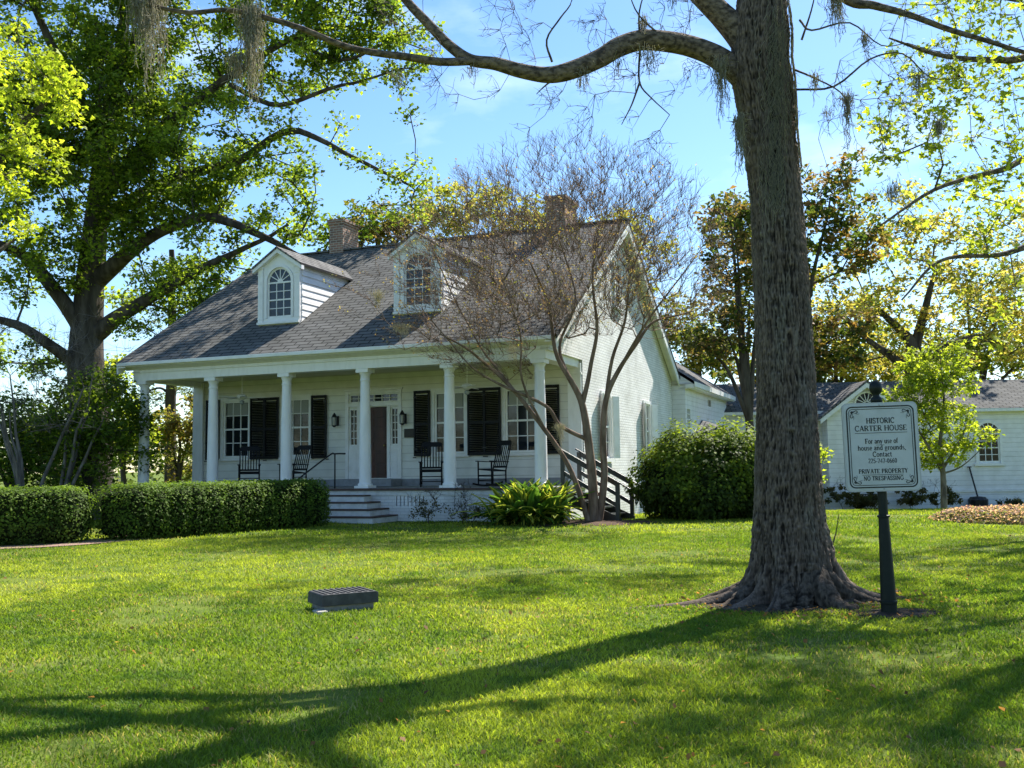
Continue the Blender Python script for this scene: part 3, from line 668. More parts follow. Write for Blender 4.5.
# columns
def column(x):
    b = MB(); b.box(x-0.20, x+0.20, -0.20, 0.20, FZ+0.0015, FZ+0.06)
    n = 24; prof = [(0.18, 0.061), (0.185, 0.085), (0.18, 0.11), (0.155, 0.125)]
    for k in range(9):
        t = k/8; prof.append((0.152-0.034*t**1.6, 0.14+2.55*t))
    prof += [(0.135, 2.695), (0.135, 2.72), (0.118, 2.725), (0.118, 2.83), (0.15, 2.88), (0.155, 2.90)]
    b.lathe([(r, z) for r, z in prof], (x, 0, FZ), n); b.box(x-0.175, x+0.175, -0.175, 0.175, FZ+2.902, FZ+2.998)
    o = b.build('column', m_colm, house)
    for p in o.data.polygons:
        if len(p.vertices) == 4 and abs(p.normal.z) < 0.95: p.use_smooth = True
    m = o.modifiers.new('e', 'EDGE_SPLIT'); m.split_angle = radians(35)
for i in range(6): column(-2.352*i)
for x0 in (-12.0, -0.08):
    b = MB(); b.box(x0, x0+0.36, WY-0.10, WY-0.026, FZ, 3.92); b.box(x0-0.02, x0+0.38, WY-0.12, WY-0.026, 3.62, 3.68); b.box(x0-0.02, x0+0.38, WY-0.12, WY-0.026, FZ+0.001, FZ+0.14)
    b.build('pilaster', m_colm, house, bevel=0.005)

# gable walls of painted brick, with openings on the right one
GW = [(4.03, 4.80, 1.48, 3.22), (8.70, 9.45, 1.48, 3.22)]
for x0, x1, hs in ((XR-0.019, XR+0.001, GW), (XL-0.001, XL+0.2, [])):
    o = wall_holes(2.4, 12.9, -0.3, 4.0, hs, x0 if not hs else XR-0.2, x1, 0)
    o.prism([(-0.2, 4.0), (12.9, 4.0), (12.9, roofz(12.9)-0.14), (RY, RZ-0.14), (-0.2, roofz(-0.2)-0.14)], 0, x0 if not hs else XR-0.2, x1)
    o.build('gable_wall', m_brickw, house)
MB().box(XL+0.2, XR-0.2, 12.7, 12.9, -0.3, 4.1).build('rear_wall', m_brickw, house)
for a, c, z0, z1 in GW:
    o = sash(house, a, c, z0, z1, 3, 4, XR, 0, d=1)
    f = MB(); f.box(XR+0.003, XR+0.05, a-0.09, a-0.003, z0, z1+0.1); f.box(XR+0.003, XR+0.05, c+0.003, c+0.09, z0, z1+0.1); f.box(XR+0.003, XR+0.05, a-0.003, c+0.003, z1+0.003, z1+0.1); f.build('casing', m_trim, o)
    MB().box(XR+0.003, XR+0.11, a-0.13, c+0.13, z0-0.10, z0-0.005).build('sill', m_trim, o)
    for s_, y_ in ((-1, a-0.10), (1, c+0.10)):
        b = MB(); b.box(0, 0.30, -0.02, 0.02, z0, z1)
        for q0, q1 in ((z0+0.08, (z0+z1)/2-0.05), ((z0+z1)/2+0.05, z1-0.08)): b.box(0.05, 0.25, -0.028, -0.021, q0, q1)
        sh = b.build('white_shutter', m_trim, house, bevel=0.004); sh.location = (XR+0.055, y_, 0); sh.rotation_euler = (0, 0, radians(90 if s_ > 0 else -90) - s_*radians(24))
MB().box(XR+0.003, XR+0.02, 4.0, 4.9, 1.12, 1.33).build('wall_vent', m_grey, house)
# attic window on the gable
o = sash(house, 5.55, 6.15, 5.95, 7.2, 2, 4, XR+0.05, 0, d=1, name='attic_window')
f = MB(); f.box(XR+0.004, XR+0.06, 5.47, 5.547, 5.88, 7.28); f.box(XR+0.004, XR+0.06, 6.153, 6.23, 5.88, 7.28); f.box(XR+0.004, XR+0.06, 5.547, 6.153, 7.203, 7.28); f.build('casing', m_trim, o)
MB().box(XR+0.004, XR+0.1, 5.42, 6.28, 5.80, 5.877).build('sill', m_trim, o)

# chimneys (each a part of the house)
for x0, x1, y0, y1, z1 in ((-9.62, -9.10, 6.1, 7.1, 9.58), (-1.90, -1.30, 6.0, 7.2, 9.46)):
    o = MB().box(x0, x1, y0, y1, 7.9, z1-0.16).box(x0-0.03, x1+0.03, y0-0.03, y1+0.03, z1-0.159, z1-0.08).box(x0-0.06, x1+0.06, y0-0.06, y1+0.06, z1-0.079, z1).build('chimney', m_chim, house)
    o.data.materials.append(m_chims)
    for p in o.data.polygons:
        if abs(p.normal.x) > 0.5: p.material_index = 1
    MB().box(x0+0.08, x1-0.08, y0+0.1, y1-0.1, z1+0.001, z1+0.03).build('flue_cap', m_asph, o)

# dormers
def dormer(x0, x1):
    xc = (x0+x1)/2; y0 = 1.10; zb = roofz(y0)-0.04; ze, zp = 7.02, 7.46; hw_ = (x1-x0)/2; ov = 0.14; st = (zp-ze)/hw_
    wx0, wx1, wz0, wz1 = xc-0.40, xc+0.40, 5.50, 6.52
    b = MB(); 
    # front wall round the arched opening
    n = 14; arc = [(xc+0.40*cos(pi*k/n), wz1+0.40*sin(pi*k/n)) for k in range(n+1)]
    b.prism([(x0, zb), (wx0, zb), (wx0, ze), (x0, ze)], 1, y0, y0+0.10); b.prism([(wx1, zb), (x1, zb), (x1, ze), (wx1, ze)], 1, y0, y0+0.10)
    b.prism([(wx0, zb), (wx1, zb), (wx1, wz0), (wx0, wz0)], 1, y0, y0+0.10)
    for k in range(n):
        (xa, za), (xb, zb_) = arc[k+1], arc[k]
        top = lambda x: zp-0.02-st*abs(x-xc)
        b.prism([(xa, za), (xb, zb_), (xb, top(xb)), (xa, top(xa))], 1, y0, y0+0.10)
    b.prism([(x0, ze), (wx0, ze), (wx0, zp-0.02-st*0.40)], 1, y0, y0+0.10); b.prism([(wx1, ze), (x1, ze), (wx1, zp-0.02-st*0.40)], 1, y0, y0+0.10)
    dm = b.build('dormer', m_trim, house)
    # cheeks of clapboard, on both sides
    yb = (ze-EZ)/SL+EY
    b = MB()
    for xa, xb in ((x0, x0+0.08), (x1-0.08, x1)): b.prism([(y0+0.103, roofz(y0)-0.05), (y0+0.103, ze+0.02), (yb, ze+0.02)], 0, xa, xb)
    nb = 9
    for k in range(nb):     # lapped boards standing proud
        za = roofz(y0)+0.02+(ze-roofz(y0))*k/nb; zc = za+(ze-roofz(y0))/nb
        ya = (za-EZ)/SL+EY
        for xs, sg in ((x0, -1), (x1, 1)):
            V = [(xs, y0+0.103, za), (xs+sg*0.022, y0+0.103, za), (xs+sg*0.004, y0+0.103, zc-0.003), (xs, y0+0.103, zc-0.003)]
            yq = (zc-EZ)/SL+EY
            W_ = [(xs, ya, za), (xs+sg*0.022, ya, za), (xs+sg*0.004, yq, zc-0.003), (xs, yq, zc-0.003)]
            b.add(V+W_, [(0,1,2,3),(7,6,5,4),(0,4,5,1),(1,5,6,2),(2,6,7,3),(3,7,4,0)])
    b.build('cheek', m_clap, dm)
    # pilasters, caps, pediment moulding, sill
    b = MB()
    for xa in (x0-0.02, x1-0.14): b.box(xa, xa+0.16, y0-0.035, y0-0.003, zb+0.05, ze-0.12); b.box(xa-0.02, xa+0.18, y0-0.06, y0-0.003, ze-0.12, ze-0.05); b.box(xa-0.012, xa+0.172, y0-0.045, y0-0.003, ze-0.30, ze-0.27); b.box(xa-0.012, xa+0.172, y0-0.045, y0-0.003, wz0-0.02, wz0+0.01)
    for sg in (-1, 1):
        p = [(xc, zp-0.03), (xc+sg*(hw_+ov), ze-st*ov-0.03), (xc+sg*(hw_+ov), ze-st*ov-0.14), (xc, zp-0.14)]
        b.prism(p, 1, y0-0.13, y0-0.004)
    for k in range(n):      # raised arch moulding
        a0, a1 = pi*k/n, pi*(k+1)/n
        b.prism([(xc+0.403*cos(a0), wz1+0.403*sin(a0)), (xc+0.47*cos(a0), wz1+0.47*sin(a0)), (xc+0.47*cos(a1), wz1+0.47*sin(a1)), (xc+0.403*cos(a1), wz1+0.403*sin(a1))], 1, y0-0.03, y0-0.004)
    for xa in (xc-0.47, xc+0.403): b.box(xa, xa+0.067, y0-0.03, y0-0.004, wz0, wz1-0.001)
    b.box(x0-0.02, x1+0.02, y0-0.09, y0-0.004, zb+0.055, zb+0.12)
    b.build('pilaster_trim', m_trim, dm)
    # roof planes
    b = MB()
    for sg in (-1, 1):
        xe = xc+sg*(hw_+ov); zz = ze-st*ov
        def yb_(z): return (z-EZ)/SL+EY-0.02
        V = [(xc, y0-0.16, zp+0.03), (xe, y0-0.16, zz+0.03), (xe, yb_(zz)+0.05, zz+0.03), (xc, yb_(zp)+0.05, zp+0.03)]
        V2 = [(x, y, z-0.055) for x, y, z in V]
        b.add(V+V2, [(0,1,2,3),(7,6,5,4),(0,4,5,1),(1,5,6,2),(2,6,7,3),(3,7,4,0)])
    b.build('dormer_roof', m_shing_y, dm)
    # window
    F = MB(); yy0, yy1 = y0+0.03, y0+0.075; fw = 0.045
    F.box(wx0, wx0+fw, yy0, yy1, wz0, wz1); F.box(wx1-fw, wx1, yy0, yy1, wz0, wz1); F.box(wx0+fw, wx1-fw, yy0, yy1, wz0, wz0+0.06); F.box(wx0+fw, wx1-fw, yy0, yy1, wz1-0.045, wz1)
    zm = (wz0+wz1)/2; F.box(wx0+fw, wx1-fw, yy0+0.003, yy1, zm-0.02, zm+0.02)
    for k in (1, 2):
        u = wx0+fw+(wx1-wx0-2*fw)*k/3; F.box(u-0.012, u+0.012, yy0+0.01, yy1-0.005, wz0+0.06, zm-0.02); F.box(u-0.012, u+0.012, yy0+0.01, yy1-0.005, zm+0.02, wz1-0.045)
    for lo, hi in ((wz0+0.06, zm-0.02), (zm+0.02, wz1-0.045)): F.box(wx0+fw, wx1-fw, yy0+0.011, yy1-0.006, (lo+hi)/2-0.011, (lo+hi)/2+0.011)
    for k in range(n):
        a0, a1 = pi*k/n, pi*(k+1)/n
        F.prism([(xc+0.355*cos(a0), wz1+0.355*sin(a0)), (xc+0.40*cos(a0), wz1+0.40*sin(a0)), (xc+0.40*cos(a1), wz1+0.40*sin(a1)), (xc+0.355*cos(a1), wz1+0.355*sin(a1))], 1, yy0, yy1)
    F.prism([(xc+0.09*cos(pi*k/8), wz1+0.002+0.09*sin(pi*k/8)) for k in range(9)], 1, yy0+0.005, yy1)
    for k in range(1, 6):
        a = pi*k/6; F.bar((xc+0.085*cos(a), (yy0+yy1)/2, wz1+0.085*sin(a)), (xc+0.36*cos(a), (yy0+yy1)/2, wz1+0.36*sin(a)), 0.022, 0.03, (0, 1, 0))
    F.build('window_frame', m_trim, dm)
    P = MB(); P.prism([(wx0+0.02, wz0+0.02), (wx1-0.02, wz0+0.02)]+[(xc+0.38*cos(pi*k/n), wz1+0.38*sin(pi*k/n)) for k in range(n+1)], 1, y0+0.055, y0+0.065); P.build('window_pane', m_glass, dm)
dormer(-8.75, -7.41); dormer(-4.44, -3.08)

# ceiling fans
def fan(x):
    y = 1.2; b = MB(); b.tube([(x, y, 3.94), (x, y, 3.42)], 0.018, 8); b.lathe([(0.05, 0.0), (0.12, -0.02), (0.14, -0.07), (0.13, -0.12), (0.06, -0.15), (0.05, -0.16)], (x, y, 3.42), 16)
    o = b.build('ceiling_fan', m_trim, house)
    for k in range(5):
        a = 0.35+k*2*pi/5; c0 = np.array([x+0.13*cos(a), y+0.13*sin(a), 3.33]); c1 = np.array([x+0.66*cos(a), y+0.66*sin(a), 3.33])
        MB().bar(c0, c1, 0.13, 0.012, (0.1*sin(a), -0.1*cos(a), 1)).build('fan_blade', m_trim, o)
    MB().lathe([(0.03, -0.02), (0.07, -0.05), (0.06, -0.11), (0.02, -0.14)], (x, y, 3.27), 12).build('fan_light', m_lamp, o, True)
fan(-9.38); fan(-2.42)

# side stair with two dark railings
b = MB()
for k in range(4):
    x = 0.46+0.29*k; z = FZ-0.16*(k+1); b.box(x, x+0.31, 0.24, 1.36, z-0.04, z); 
b2 = MB()
for yy in (0.20, 1.36):
    b2.prism([(0.44, FZ-0.08), (0.44, FZ-0.38), (1.55, -0.02), (1.86, -0.02), (1.86, 0.08)], 1, yy, yy+0.035)
sst = b.build('side_stair', m_stairg, house, bevel=0.004); b2.build('stringer', m_stairg, sst)
b = MB()
for yy in (0.16, 1.42):
    for x, zt, zb_ in ((0.48, 1.62, 0.75), (1.79, 0.86, 0.0), (0.86, 1.45, 0.45)):
        if x == 0.86 and yy < 1: continue
        b.box(x-0.045, x+0.045, yy-0.045, yy+0.045, zb_, zt)
    b.bar((0.40, yy, 1.70), (2.10, yy, 0.74), 0.13, 0.035); b.bar((0.48, yy, 1.60), (1.82, yy, 0.84), 0.04, 0.12); b.bar((0.48, yy, 1.14), (1.80, yy, 0.36), 0.04, 0.09)
b.build('side_stair_rail', m_stairg, house, bevel=0.004)

# rear wing, joined behind the gable
WX = 0.78
b = wall_holes(12.92, 21.6, -0.9, 4.0, [(13.1, 13.75, 2.45, 3.30), (17.2, 18.0, 3.52, 3.86)], WX-0.2, WX, 0); b.box(0.0, WX-0.2, 12.92, 13.05, -0.9, 3.95); b.prism([(-6.4, 3.95), (1.05, 3.95), (1.05, 4.14), (-2.78, 4.10+3.9*0.68), (-6.4, 4.14)], 1, 12.92, 13.05); b.box(-6, WX-0.2, 21.4, 21.6, -0.9, 4.0)
b.build('wing_wall', m_clap, house)
o = sash(house, 13.1, 13.75, 2.45, 3.30, 3, 4, WX, 0, 0.04, 0.03, d=1); sash(house, 17.2, 18.0, 3.52, 3.86, 2, 1, WX, 0, 0.04, 0.03, d=1)
b = MB()
zr = 4.22+3.9*0.68; b.add([(1.12,12.85,4.22),(1.12,21.9,4.22),(-2.78,18.0,zr),(-2.78,12.85,zr),(-6.6,21.9,4.22),(-6.6,12.85,4.22),(1.12,12.85,4.12),(1.12,21.9,4.12),(-6.6,21.9,4.12),(-6.6,12.85,4.12)],[(0,1,2,3),(1,4,2),(4,5,3,2),(0,6,7,1),(1,7,8,4),(6,9,8,7),(5,4,8,9)])
b.build('wing_roof', m_shing_y, house)
MB().box(0.80, 1.10, 12.85, 21.9, 3.98, 4.11).box(1.125, 1.15, 12.85, 21.9, 4.02, 4.20).build('wing_soffit', m_trim, house)
# little lean-to roof over a side door of the wing
b = MB(); b.add([(WX+0.01, 15.8, 2.95), (WX+0.01, 17.2, 2.95), (2.05, 18.4, 2.42), (2.05, 14.6, 2.42), (WX+0.01, 14.4, 2.42), (WX+0.01, 18.6, 2.42), (2.05, 18.4, 2.41), (2.05, 14.6, 2.41)], [(0,1,2,3),(0,3,4),(1,5,2),(0,4,5,1),(4,7,6,5),(3,2,6,7),(4,3,7),(2,5,6)])
b.build('side_door_canopy', m_shing_y, house)
MB().box(WX+0.02, 1.98, 14.68, 18.34, 2.28, 2.405).build('canopy_beam', m_trim, house)

# ------------------------------------------------------------ annex to the right
AO = np.array([7.6, 42.6, -0.78]); AY = radians(2.5)
annex = empty('white_annex', AO, -AY, 'long low white annex with a small front gable and arched window at right', 'building')
def A(X): return (X-AO[0])/cos(AY)      # frontal x -> local
EZa, sp_ = 4.28, 0.45; half = 2.95; RZa = EZa+sp_*(half+0.3)
ax0, ax1 = -0.6, 20.0
AWIN = [(12.32, 13.22, 1.98, 3.2)]
b = wall_holes(ax0, ax1, -0.4, EZa-0.06, [AWIN[0]], 0, 0.2, 1)
b.box(ax0, ax0+0.2, 0.2, 2*half, -0.4, EZa-0.06); b.box(ax1-0.2, ax1, 0.2, 2*half, -0.4, EZa-0.06); b.box(ax0+0.2, ax1-0.2, 2*half-0.2, 2*half, -0.4, EZa-0.06)
for xx in (ax0, ax1-0.2): b.prism([(0.0, EZa-0.06), (2*half, EZa-0.06), (half, RZa-0.15)], 0, xx, xx+0.2)
b.build('annex_wall', m_annexw, annex)
b = MB()
b.prism([(-0.3, EZa), (half, RZa), (half, RZa-0.1), (-0.3, EZa-0.1)], 0, ax0-0.3, ax1+0.3); b.prism([(half, RZa), (2*half+0.3, EZa), (2*half+0.3, EZa-0.1), (half, RZa-0.1)], 0, ax0-0.3, ax1+0.3)
b.build('annex_roof', m_shing, annex)
MB().box(ax0-0.3, ax1+0.3, -0.34, -0.303, EZa-0.14, EZa-0.02).box(ax0, ax1, -0.29, -0.003, EZa-0.16, EZa-0.11).build('annex_fascia', m_trim, annex)
MB().box(ax0, ax1, -0.05, -0.003, 0.72, 0.80).build('water_table', m_trim, annex)
# arched window
a0, a1, z0, z1 = AWIN[0]; xc = (a0+a1)/2
sash(annex, a0, a1, z0, z1, 3, 4, 0.0, 1, 0.05, 0.03, d=-1, name='arched_window'); ro = (a1-a0)/2
b = MB()
for k in range(14):
    t0, t1 = pi*k/14, pi*(k+1)/14
    b.prism([(xc+ro*cos(t0), z1+ro*sin(t0)), (xc+(ro+0.12)*cos(t0), z1+(ro+0.12)*sin(t0)), (xc+(ro+0.12)*cos(t1), z1+(ro+0.12)*sin(t1)), (xc+ro*cos(t1), z1+ro*sin(t1))], 1, -0.06, -0.003)
for k in range(1, 6): t0 = pi*k/6; b.bar((xc+0.1*cos(t0), -0.035, z1+0.1*sin(t0)), (xc+ro*cos(t0), -0.035, z1+ro*sin(t0)), 0.03, 0.03, (0, 1, 0))
b.box(a0-0.12, a0-0.003, -0.06, -0.003, z0-0.05, z1); b.box(a1+0.003, a1+0.12, -0.06, -0.003, z0-0.05, z1); b.box(a0-0.2, a1+0.2, -0.10, -0.003, z0-0.16, z0-0.053)
b.box(a0, a1, -0.05, -0.003, z1-0.03, z1+0.03)
b.build('arch_trim', m_trim, annex)
MB().prism([(xc+ro*cos(pi*k/14), z1+0.031+(ro-0.03)*sin(pi*k/14)) for k in range(15)], 1, -0.02, -0.004).build('arch_pane', m_glass, annex)
# the gabled bay
g0, g1 = 5.75, 9.0; gc = (g0+g1)/2; gp = 5.36; ge = 4.12; gy = -0.9; gs = (gp-ge)/((g1-g0)/2)
fr = 0.46; fz = 4.50; n = 14
b = MB(); b.box(g0, g1, gy, gy+0.2, -0.4, ge); b.box(g0, g0+0.2, gy+0.2, -0.003, -0.4, ge); b.box(g1-0.2, g1, gy+0.2, -0.003, -0.4, ge)
b.prism([(g0, ge), (g1, ge), (gc, gp)], 1, gy, gy+0.2)
b.build('bay_wall', m_annexw, annex)
b = MB(); ovx = 0.35
for sg in (-1, 1):
    xe = gc+sg*((g1-g0)/2+ovx); ze_ = ge-gs*ovx
    V = [(gc, gy-0.3, gp+0.12), (xe, gy-0.3, ze_+0.12), (xe, 1.1, ze_+0.12), (gc, 3.4, gp+0.12)]; b.add(V+[(x, y, z-0.1) for x, y, z in V], [(0,1,2,3),(7,6,5,4),(0,4,5,1),(1,5,6,2),(2,6,7,3),(3,7,4,0)])
b.build('bay_roof', m_shing_y, annex)
b = MB()
for sg in (-1, 1):
    xe = gc+sg*((g1-g0)/2+ovx); ze_ = ge-gs*ovx
    b.prism([(gc, gp+0.015), (xe, ze_+0.015), (xe, ze_-0.18), (gc, gp-0.18)], 1, gy-0.31, gy-0.26); b.prism([(gc, gp-0.002), (xe, ze_-0.002), (xe, ze_-0.04), (gc, gp-0.04)], 1, gy-0.258, gy-0.003)
b.build('bay_rake', m_trim, annex)
fc = gc+0.05
o = MB().prism([(fc+fr*cos(pi*k/n), fz+fr*sin(pi*k/n)) for k in range(n+1)], 1, gy-0.03, gy-0.003).build('fanlight', m_glass, annex)
b = MB()
for k in range(n):
    t0, t1 = pi*k/n, pi*(k+1)/n
    b.prism([(fc+fr*cos(t0), fz+fr*sin(t0)), (fc+(fr+0.07)*cos(t0), fz+(fr+0.07)*sin(t0)), (fc+(fr+0.07)*cos(t1), fz+(fr+0.07)*sin(t1)), (fc+fr*cos(t1), fz+fr*sin(t1))], 1, gy-0.07, gy-0.004)
for k in range(1, 7): t0 = pi*k/7; b.bar((fc+0.08*cos(t0), gy-0.045, fz+0.08*sin(t0)), (fc+fr*cos(t0), gy-0.045, fz+fr*sin(t0)), 0.03, 0.03, (0, 1, 0))
b.box(fc-fr-0.07, fc+fr+0.07, gy-0.07, gy-0.004, fz-0.07, fz-0.001)
b.build('fanlight_bars', m_trim, o)
MB().box(g0, g1, gy-0.04, gy-0.003, 0.72, 0.80).build('bay_water_table', m_trim, annex)
# lattice vent low on the bay
b = MB(); lx0, lx1, lz0, lz1 = gc-0.5, gc+0.5, 0.12, 0.68
k = 0
for t in np.arange(-0.6, 1.0, 0.11):
    for sg in (1, -1):
        p0 = [lx0+max(0, t) if sg > 0 else lx1-max(0, t), lz0+max(0, -t)]; ln = min(lx1-lx0-max(0, t), lz1-lz0-max(0, -t))
        if ln <= 0.02: continue
        p1 = [p0[0]+sg*ln, p0[1]+ln]; yy = gy-0.03 if sg > 0 else gy-0.045
        b.bar((p0[0], yy, p0[1]), (p1[0], yy, p1[1]), 0.03, 0.012, (0, 1, 0))
ob = MB().box(lx0-0.05, lx1+0.05, gy-0.02, gy-0.003, lz0-0.05, lz1+0.03).build('lattice_vent', m_dark, annex); b.build('lattice', m_trim, ob)
# spotlight on the annex wall
def al(x, y, z): return AO + np.array([cos(AY), -sin(AY), 0])*x + np.array([sin(AY), cos(AY), 0])*y + np.array([0, 0, z])
b = MB(); b.tube([(15.6, -0.02, 2.0), (15.6, -0.25, 2.0), (15.25, -0.3, 2.15)], 0.03, 6); b.lathe([(0.04, 0), (0.1, 0.15)], (15.2, -0.3, 2.1), 10); b.build('flood_light', m_grey, annex)

# black shovel leaning on the annex wall + round garden lamp
sx = 12.0
sh = empty('coal_shovel', al(sx, -0.5, 0), -AY, 'black long handled scoop standing upright against the white annex wall under the arched window', 'shovel')
b = MB(); b.tube([(-0.12, 0.40, 1.75), (0.0, 0.0, 0.5)], 0.035, 8); b.bar((-0.2, 0.41, 1.78), (-0.04, 0.41, 1.78), 0.05, 0.05); b.build('handle', m_iron, sh)
b = MB(); b.lathe([(0.0, 0.0), (0.28, 0.02), (0.38, 0.12), (0.40, 0.40), (0.30, 0.52), (0.1, 0.55)], (0, 0, 0), 14); b.build('scoop', m_iron, sh)
gl = empty('garden_lamp', al(14.75, -0.5, 0), 0, 'small round grey metal garden lamp on the ground beside the black scoop', 'lamp')
MB().tube([(0, 0, 0), (0, 0, 0.3)], 0.03, 8).build('post', m_grey, gl); MB().lathe([(0.02, 0.28), (0.16, 0.34), (0.2, 0.45), (0.16, 0.56), (0.03, 0.62)], (0, 0, 0), 14).build('lamp_head', m_grey, gl, True)

# ------------------------------------------------------------ rocking chairs
def rocker():
    r = empty('rocking_chair', (0, 0, 0), 0, 'x', 'rocking chair', 'black rocking chairs on the porch')
    sh_, sw, sd = 0.42, 0.26, 0.24        # seat height, half width, half depth; faces -y
    b = MB()
    b.prism([(-sd-0.02, sh_), (sd, sh_-0.05), (sd, sh_-0.02), (-sd-0.02, sh_+0.03)], 0, -sw, sw)
    b.build('seat', m_black, r, bevel=0.006)
    tilt = 0.26
    bk = MB()
    def bp(x, t): return (x, sd-0.02+t*sin(tilt), sh_-0.03+t*cos(tilt))
    for s in (-1, 1): bk.tube([bp(s*sw, -0.02), bp(s*sw, 0.72)], [0.02, 0.016], 8)
    bk.prism([(-sw-0.01, 0.0), (sw+0.01, 0.0), (sw+0.01, 0.09), (sw-0.06, 0.13), (-sw+0.06, 0.13), (-sw-0.01, 0.09)], 1, -0.012, 0.012)
    o8 = len(bk.v)-12
    for k in range(12):
        x, y, z = bk.v[o8+k]; t = 0.66+z; q = bp(x, t); bk.v[o8+k] = (q[0], q[1]+y, q[2])
    bk.bar(bp(-sw, 0.10), bp(sw, 0.10), 0.02, 0.05)
    bk.build('backrest', m_black, r, bevel=0.003)
    for k in range(6): x = -sw+0.075+k*(2*sw-0.15)/5; MB().bar(bp(x, 0.10), bp(x, 0.68), 0.028, 0.012, (0, 1, 0)).build('slat', m_black, r)
    for s in (-1, 1):
        MB().tube([(s*(sw+0.01), -sd, 0.06), (s*(sw+0.01), -sd, 0.62)], [0.018, 0.022], 8).build('leg', m_black, r, True)
        MB().tube([(s*(sw), sd-0.02, 0.06), bp(s*sw, 0.0)], [0.018, 0.02], 8).build('leg', m_black, r, True)
        MB().bar((s*(sw+0.02), -sd-0.06, 0.635), (s*(sw+0.005), sd+0.06, 0.61), 0.07, 0.022).build('armrest', m_black, r, bevel=0.005)
        pts = [(s*(sw+0.01), y, 0.022+0.28*(y-0.02)**2*1.0) for y in np.linspace(-0.42, 0.55, 9)]
        rb = MB()
        for p, q in zip(pts[:-1], pts[1:]): rb.bar(p, q, 0.025, 0.045)
        rb.build('rocker', m_black, r)
        st = MB()
        for z in (0.16, 0.28): st.tube([(s*(sw+0.01), -sd, z), (s*sw, sd, z)], 0.011, 6)
        st.build('stretcher', m_black, r)
    st = MB()
    for z in (0.14, 0.26): st.tube([(-sw, -sd, z), (sw, -sd, z)], 0.012, 6)
    st.build('stretcher', m_black, r)
    return r
def copy_tree(o):
    c = o.copy(); COL.objects.link(c)
    for ch in o.children:
        d_ = ch.copy(); COL.objects.link(d_); d_.parent = c
    return c
rk = rocker()
spots = [(-8.96, 1.0, 0.62, 'black slatted rocking chair facing the lawn in front of the leftmost shuttered window'),
         (-7.62, 1.15, -0.22, 'black rocking chair turned sideways, half hidden by the third porch column from the left'),
         (-3.35, 1.0, 0.42, 'black rocking chair facing out, half hidden behind the second porch column from the right'),
         (-1.72, 1.15, -0.5, 'black rocking chair angled left with curved runners in full view beside the rightmost window')]
for i, (x, y, a, lb) in enumerate(spots):
    o = rk if i == 0 else copy_tree(rk)
    p = hw(x, y, FZ); o.location = p; o.rotation_euler = (0, 0, -YAW+a); o['label'] = lb

# ------------------------------------------------------------ the sign
SG = np.array([3.16, 8.40, 0.0]); syaw = radians(-4)
sign = empty('notice_sign', SG, syaw, 'white notice board with black scroll border on a dark green post', 'sign'); sign.rotation_euler = (0, -radians(0.9), syaw)
m_face = mat('sign_face', (0.50, 0.52, 0.51), 0.35, 0.4, noise=(7, (0.40, 0.42, 0.39), 0.45, 0.85))
m_ink = mat('sign_ink', (0.012, 0.018, 0.018), 0.5)
m_alu = mat('sign_edge', (0.42, 0.43, 0.43), 0.4, metal=0.2)
m_post = mat('sign_post_paint', (0.006, 0.012, 0.011), 0.45, 0.25, noise=(12, (0.016, 0.022, 0.018), 0.5, 0.85))
SW, SZ0, SZ1 = 0.313, 1.045, 1.80; SH = SZ1-SZ0
def rrect(x0, x1, z0, z1, r, n=6):
    out = []
    for cx, cz, a0 in ((x1-r, z1-r, 0), (x0+r, z1-r, pi/2), (x0+r, z0+r, pi), (x1-r, z0+r, 3*pi/2)):
        out += [(cx+r*cos(a0+pi/2*k/n), cz+r*sin(a0+pi/2*k/n)) for k in range(n+1)]
    return out
MB().prism(rrect(-SW, SW, SZ0, SZ1, 0.045), 1, -0.055, -0.030).build('board', m_alu, sign)
MB().prism(rrect(-SW+0.012, SW-0.012, SZ0+0.012, SZ1-0.012, 0.038), 1, -0.057, -0.0551).build('face', m_face, sign)
def ring(b, i0, w_, r):
    a = rrect(-SW+i0, SW-i0, SZ0+i0, SZ1-i0, r); c = rrect(-SW+i0+w_, SW-i0-w_, SZ0+i0+w_, SZ1-i0-w_, max(r-w_, 0.004)); n = len(a)
    for k in range(n):
        q = [a[k], a[(k+1) % n], c[(k+1) % n], c[k]]; b.prism(q, 1, -0.059, -0.0572)
b = MB(); ring(b, 0.030, 0.011, 0.05); ring(b, 0.052, 0.005, 0.03); b.build('border', m_ink, sign)
def ribbon(b, pts, w0, w1=None, y=-0.059):
    pts = np.array(pts, float); n = len(pts); ws = np.linspace(w0, w1 if w1 is not None else w0, n); T = np.gradient(pts, axis=0); T /= np.maximum(np.linalg.norm(T, axis=1, keepdims=True), 1e-9)
    N = np.stack([-T[:, 1], T[:, 0]], -1)
    for k in range(n-1):
        q = [pts[k]+N[k]*ws[k]/2, pts[k]-N[k]*ws[k]/2, pts[k+1]-N[k+1]*ws[k+1]/2, pts[k+1]+N[k+1]*ws[k+1]/2]; b.prism([tuple(p) for p in q], 1, y, y+0.0016)
def spiral(cx, cz, r0, r1, a0, a1, n=18): return [(cx+(r0+(r1-r0)*t)*cos(a0+(a1-a0)*t), cz+(r0+(r1-r0)*t)*sin(a0+(a1-a0)*t)) for t in np.linspace(0, 1, n)]
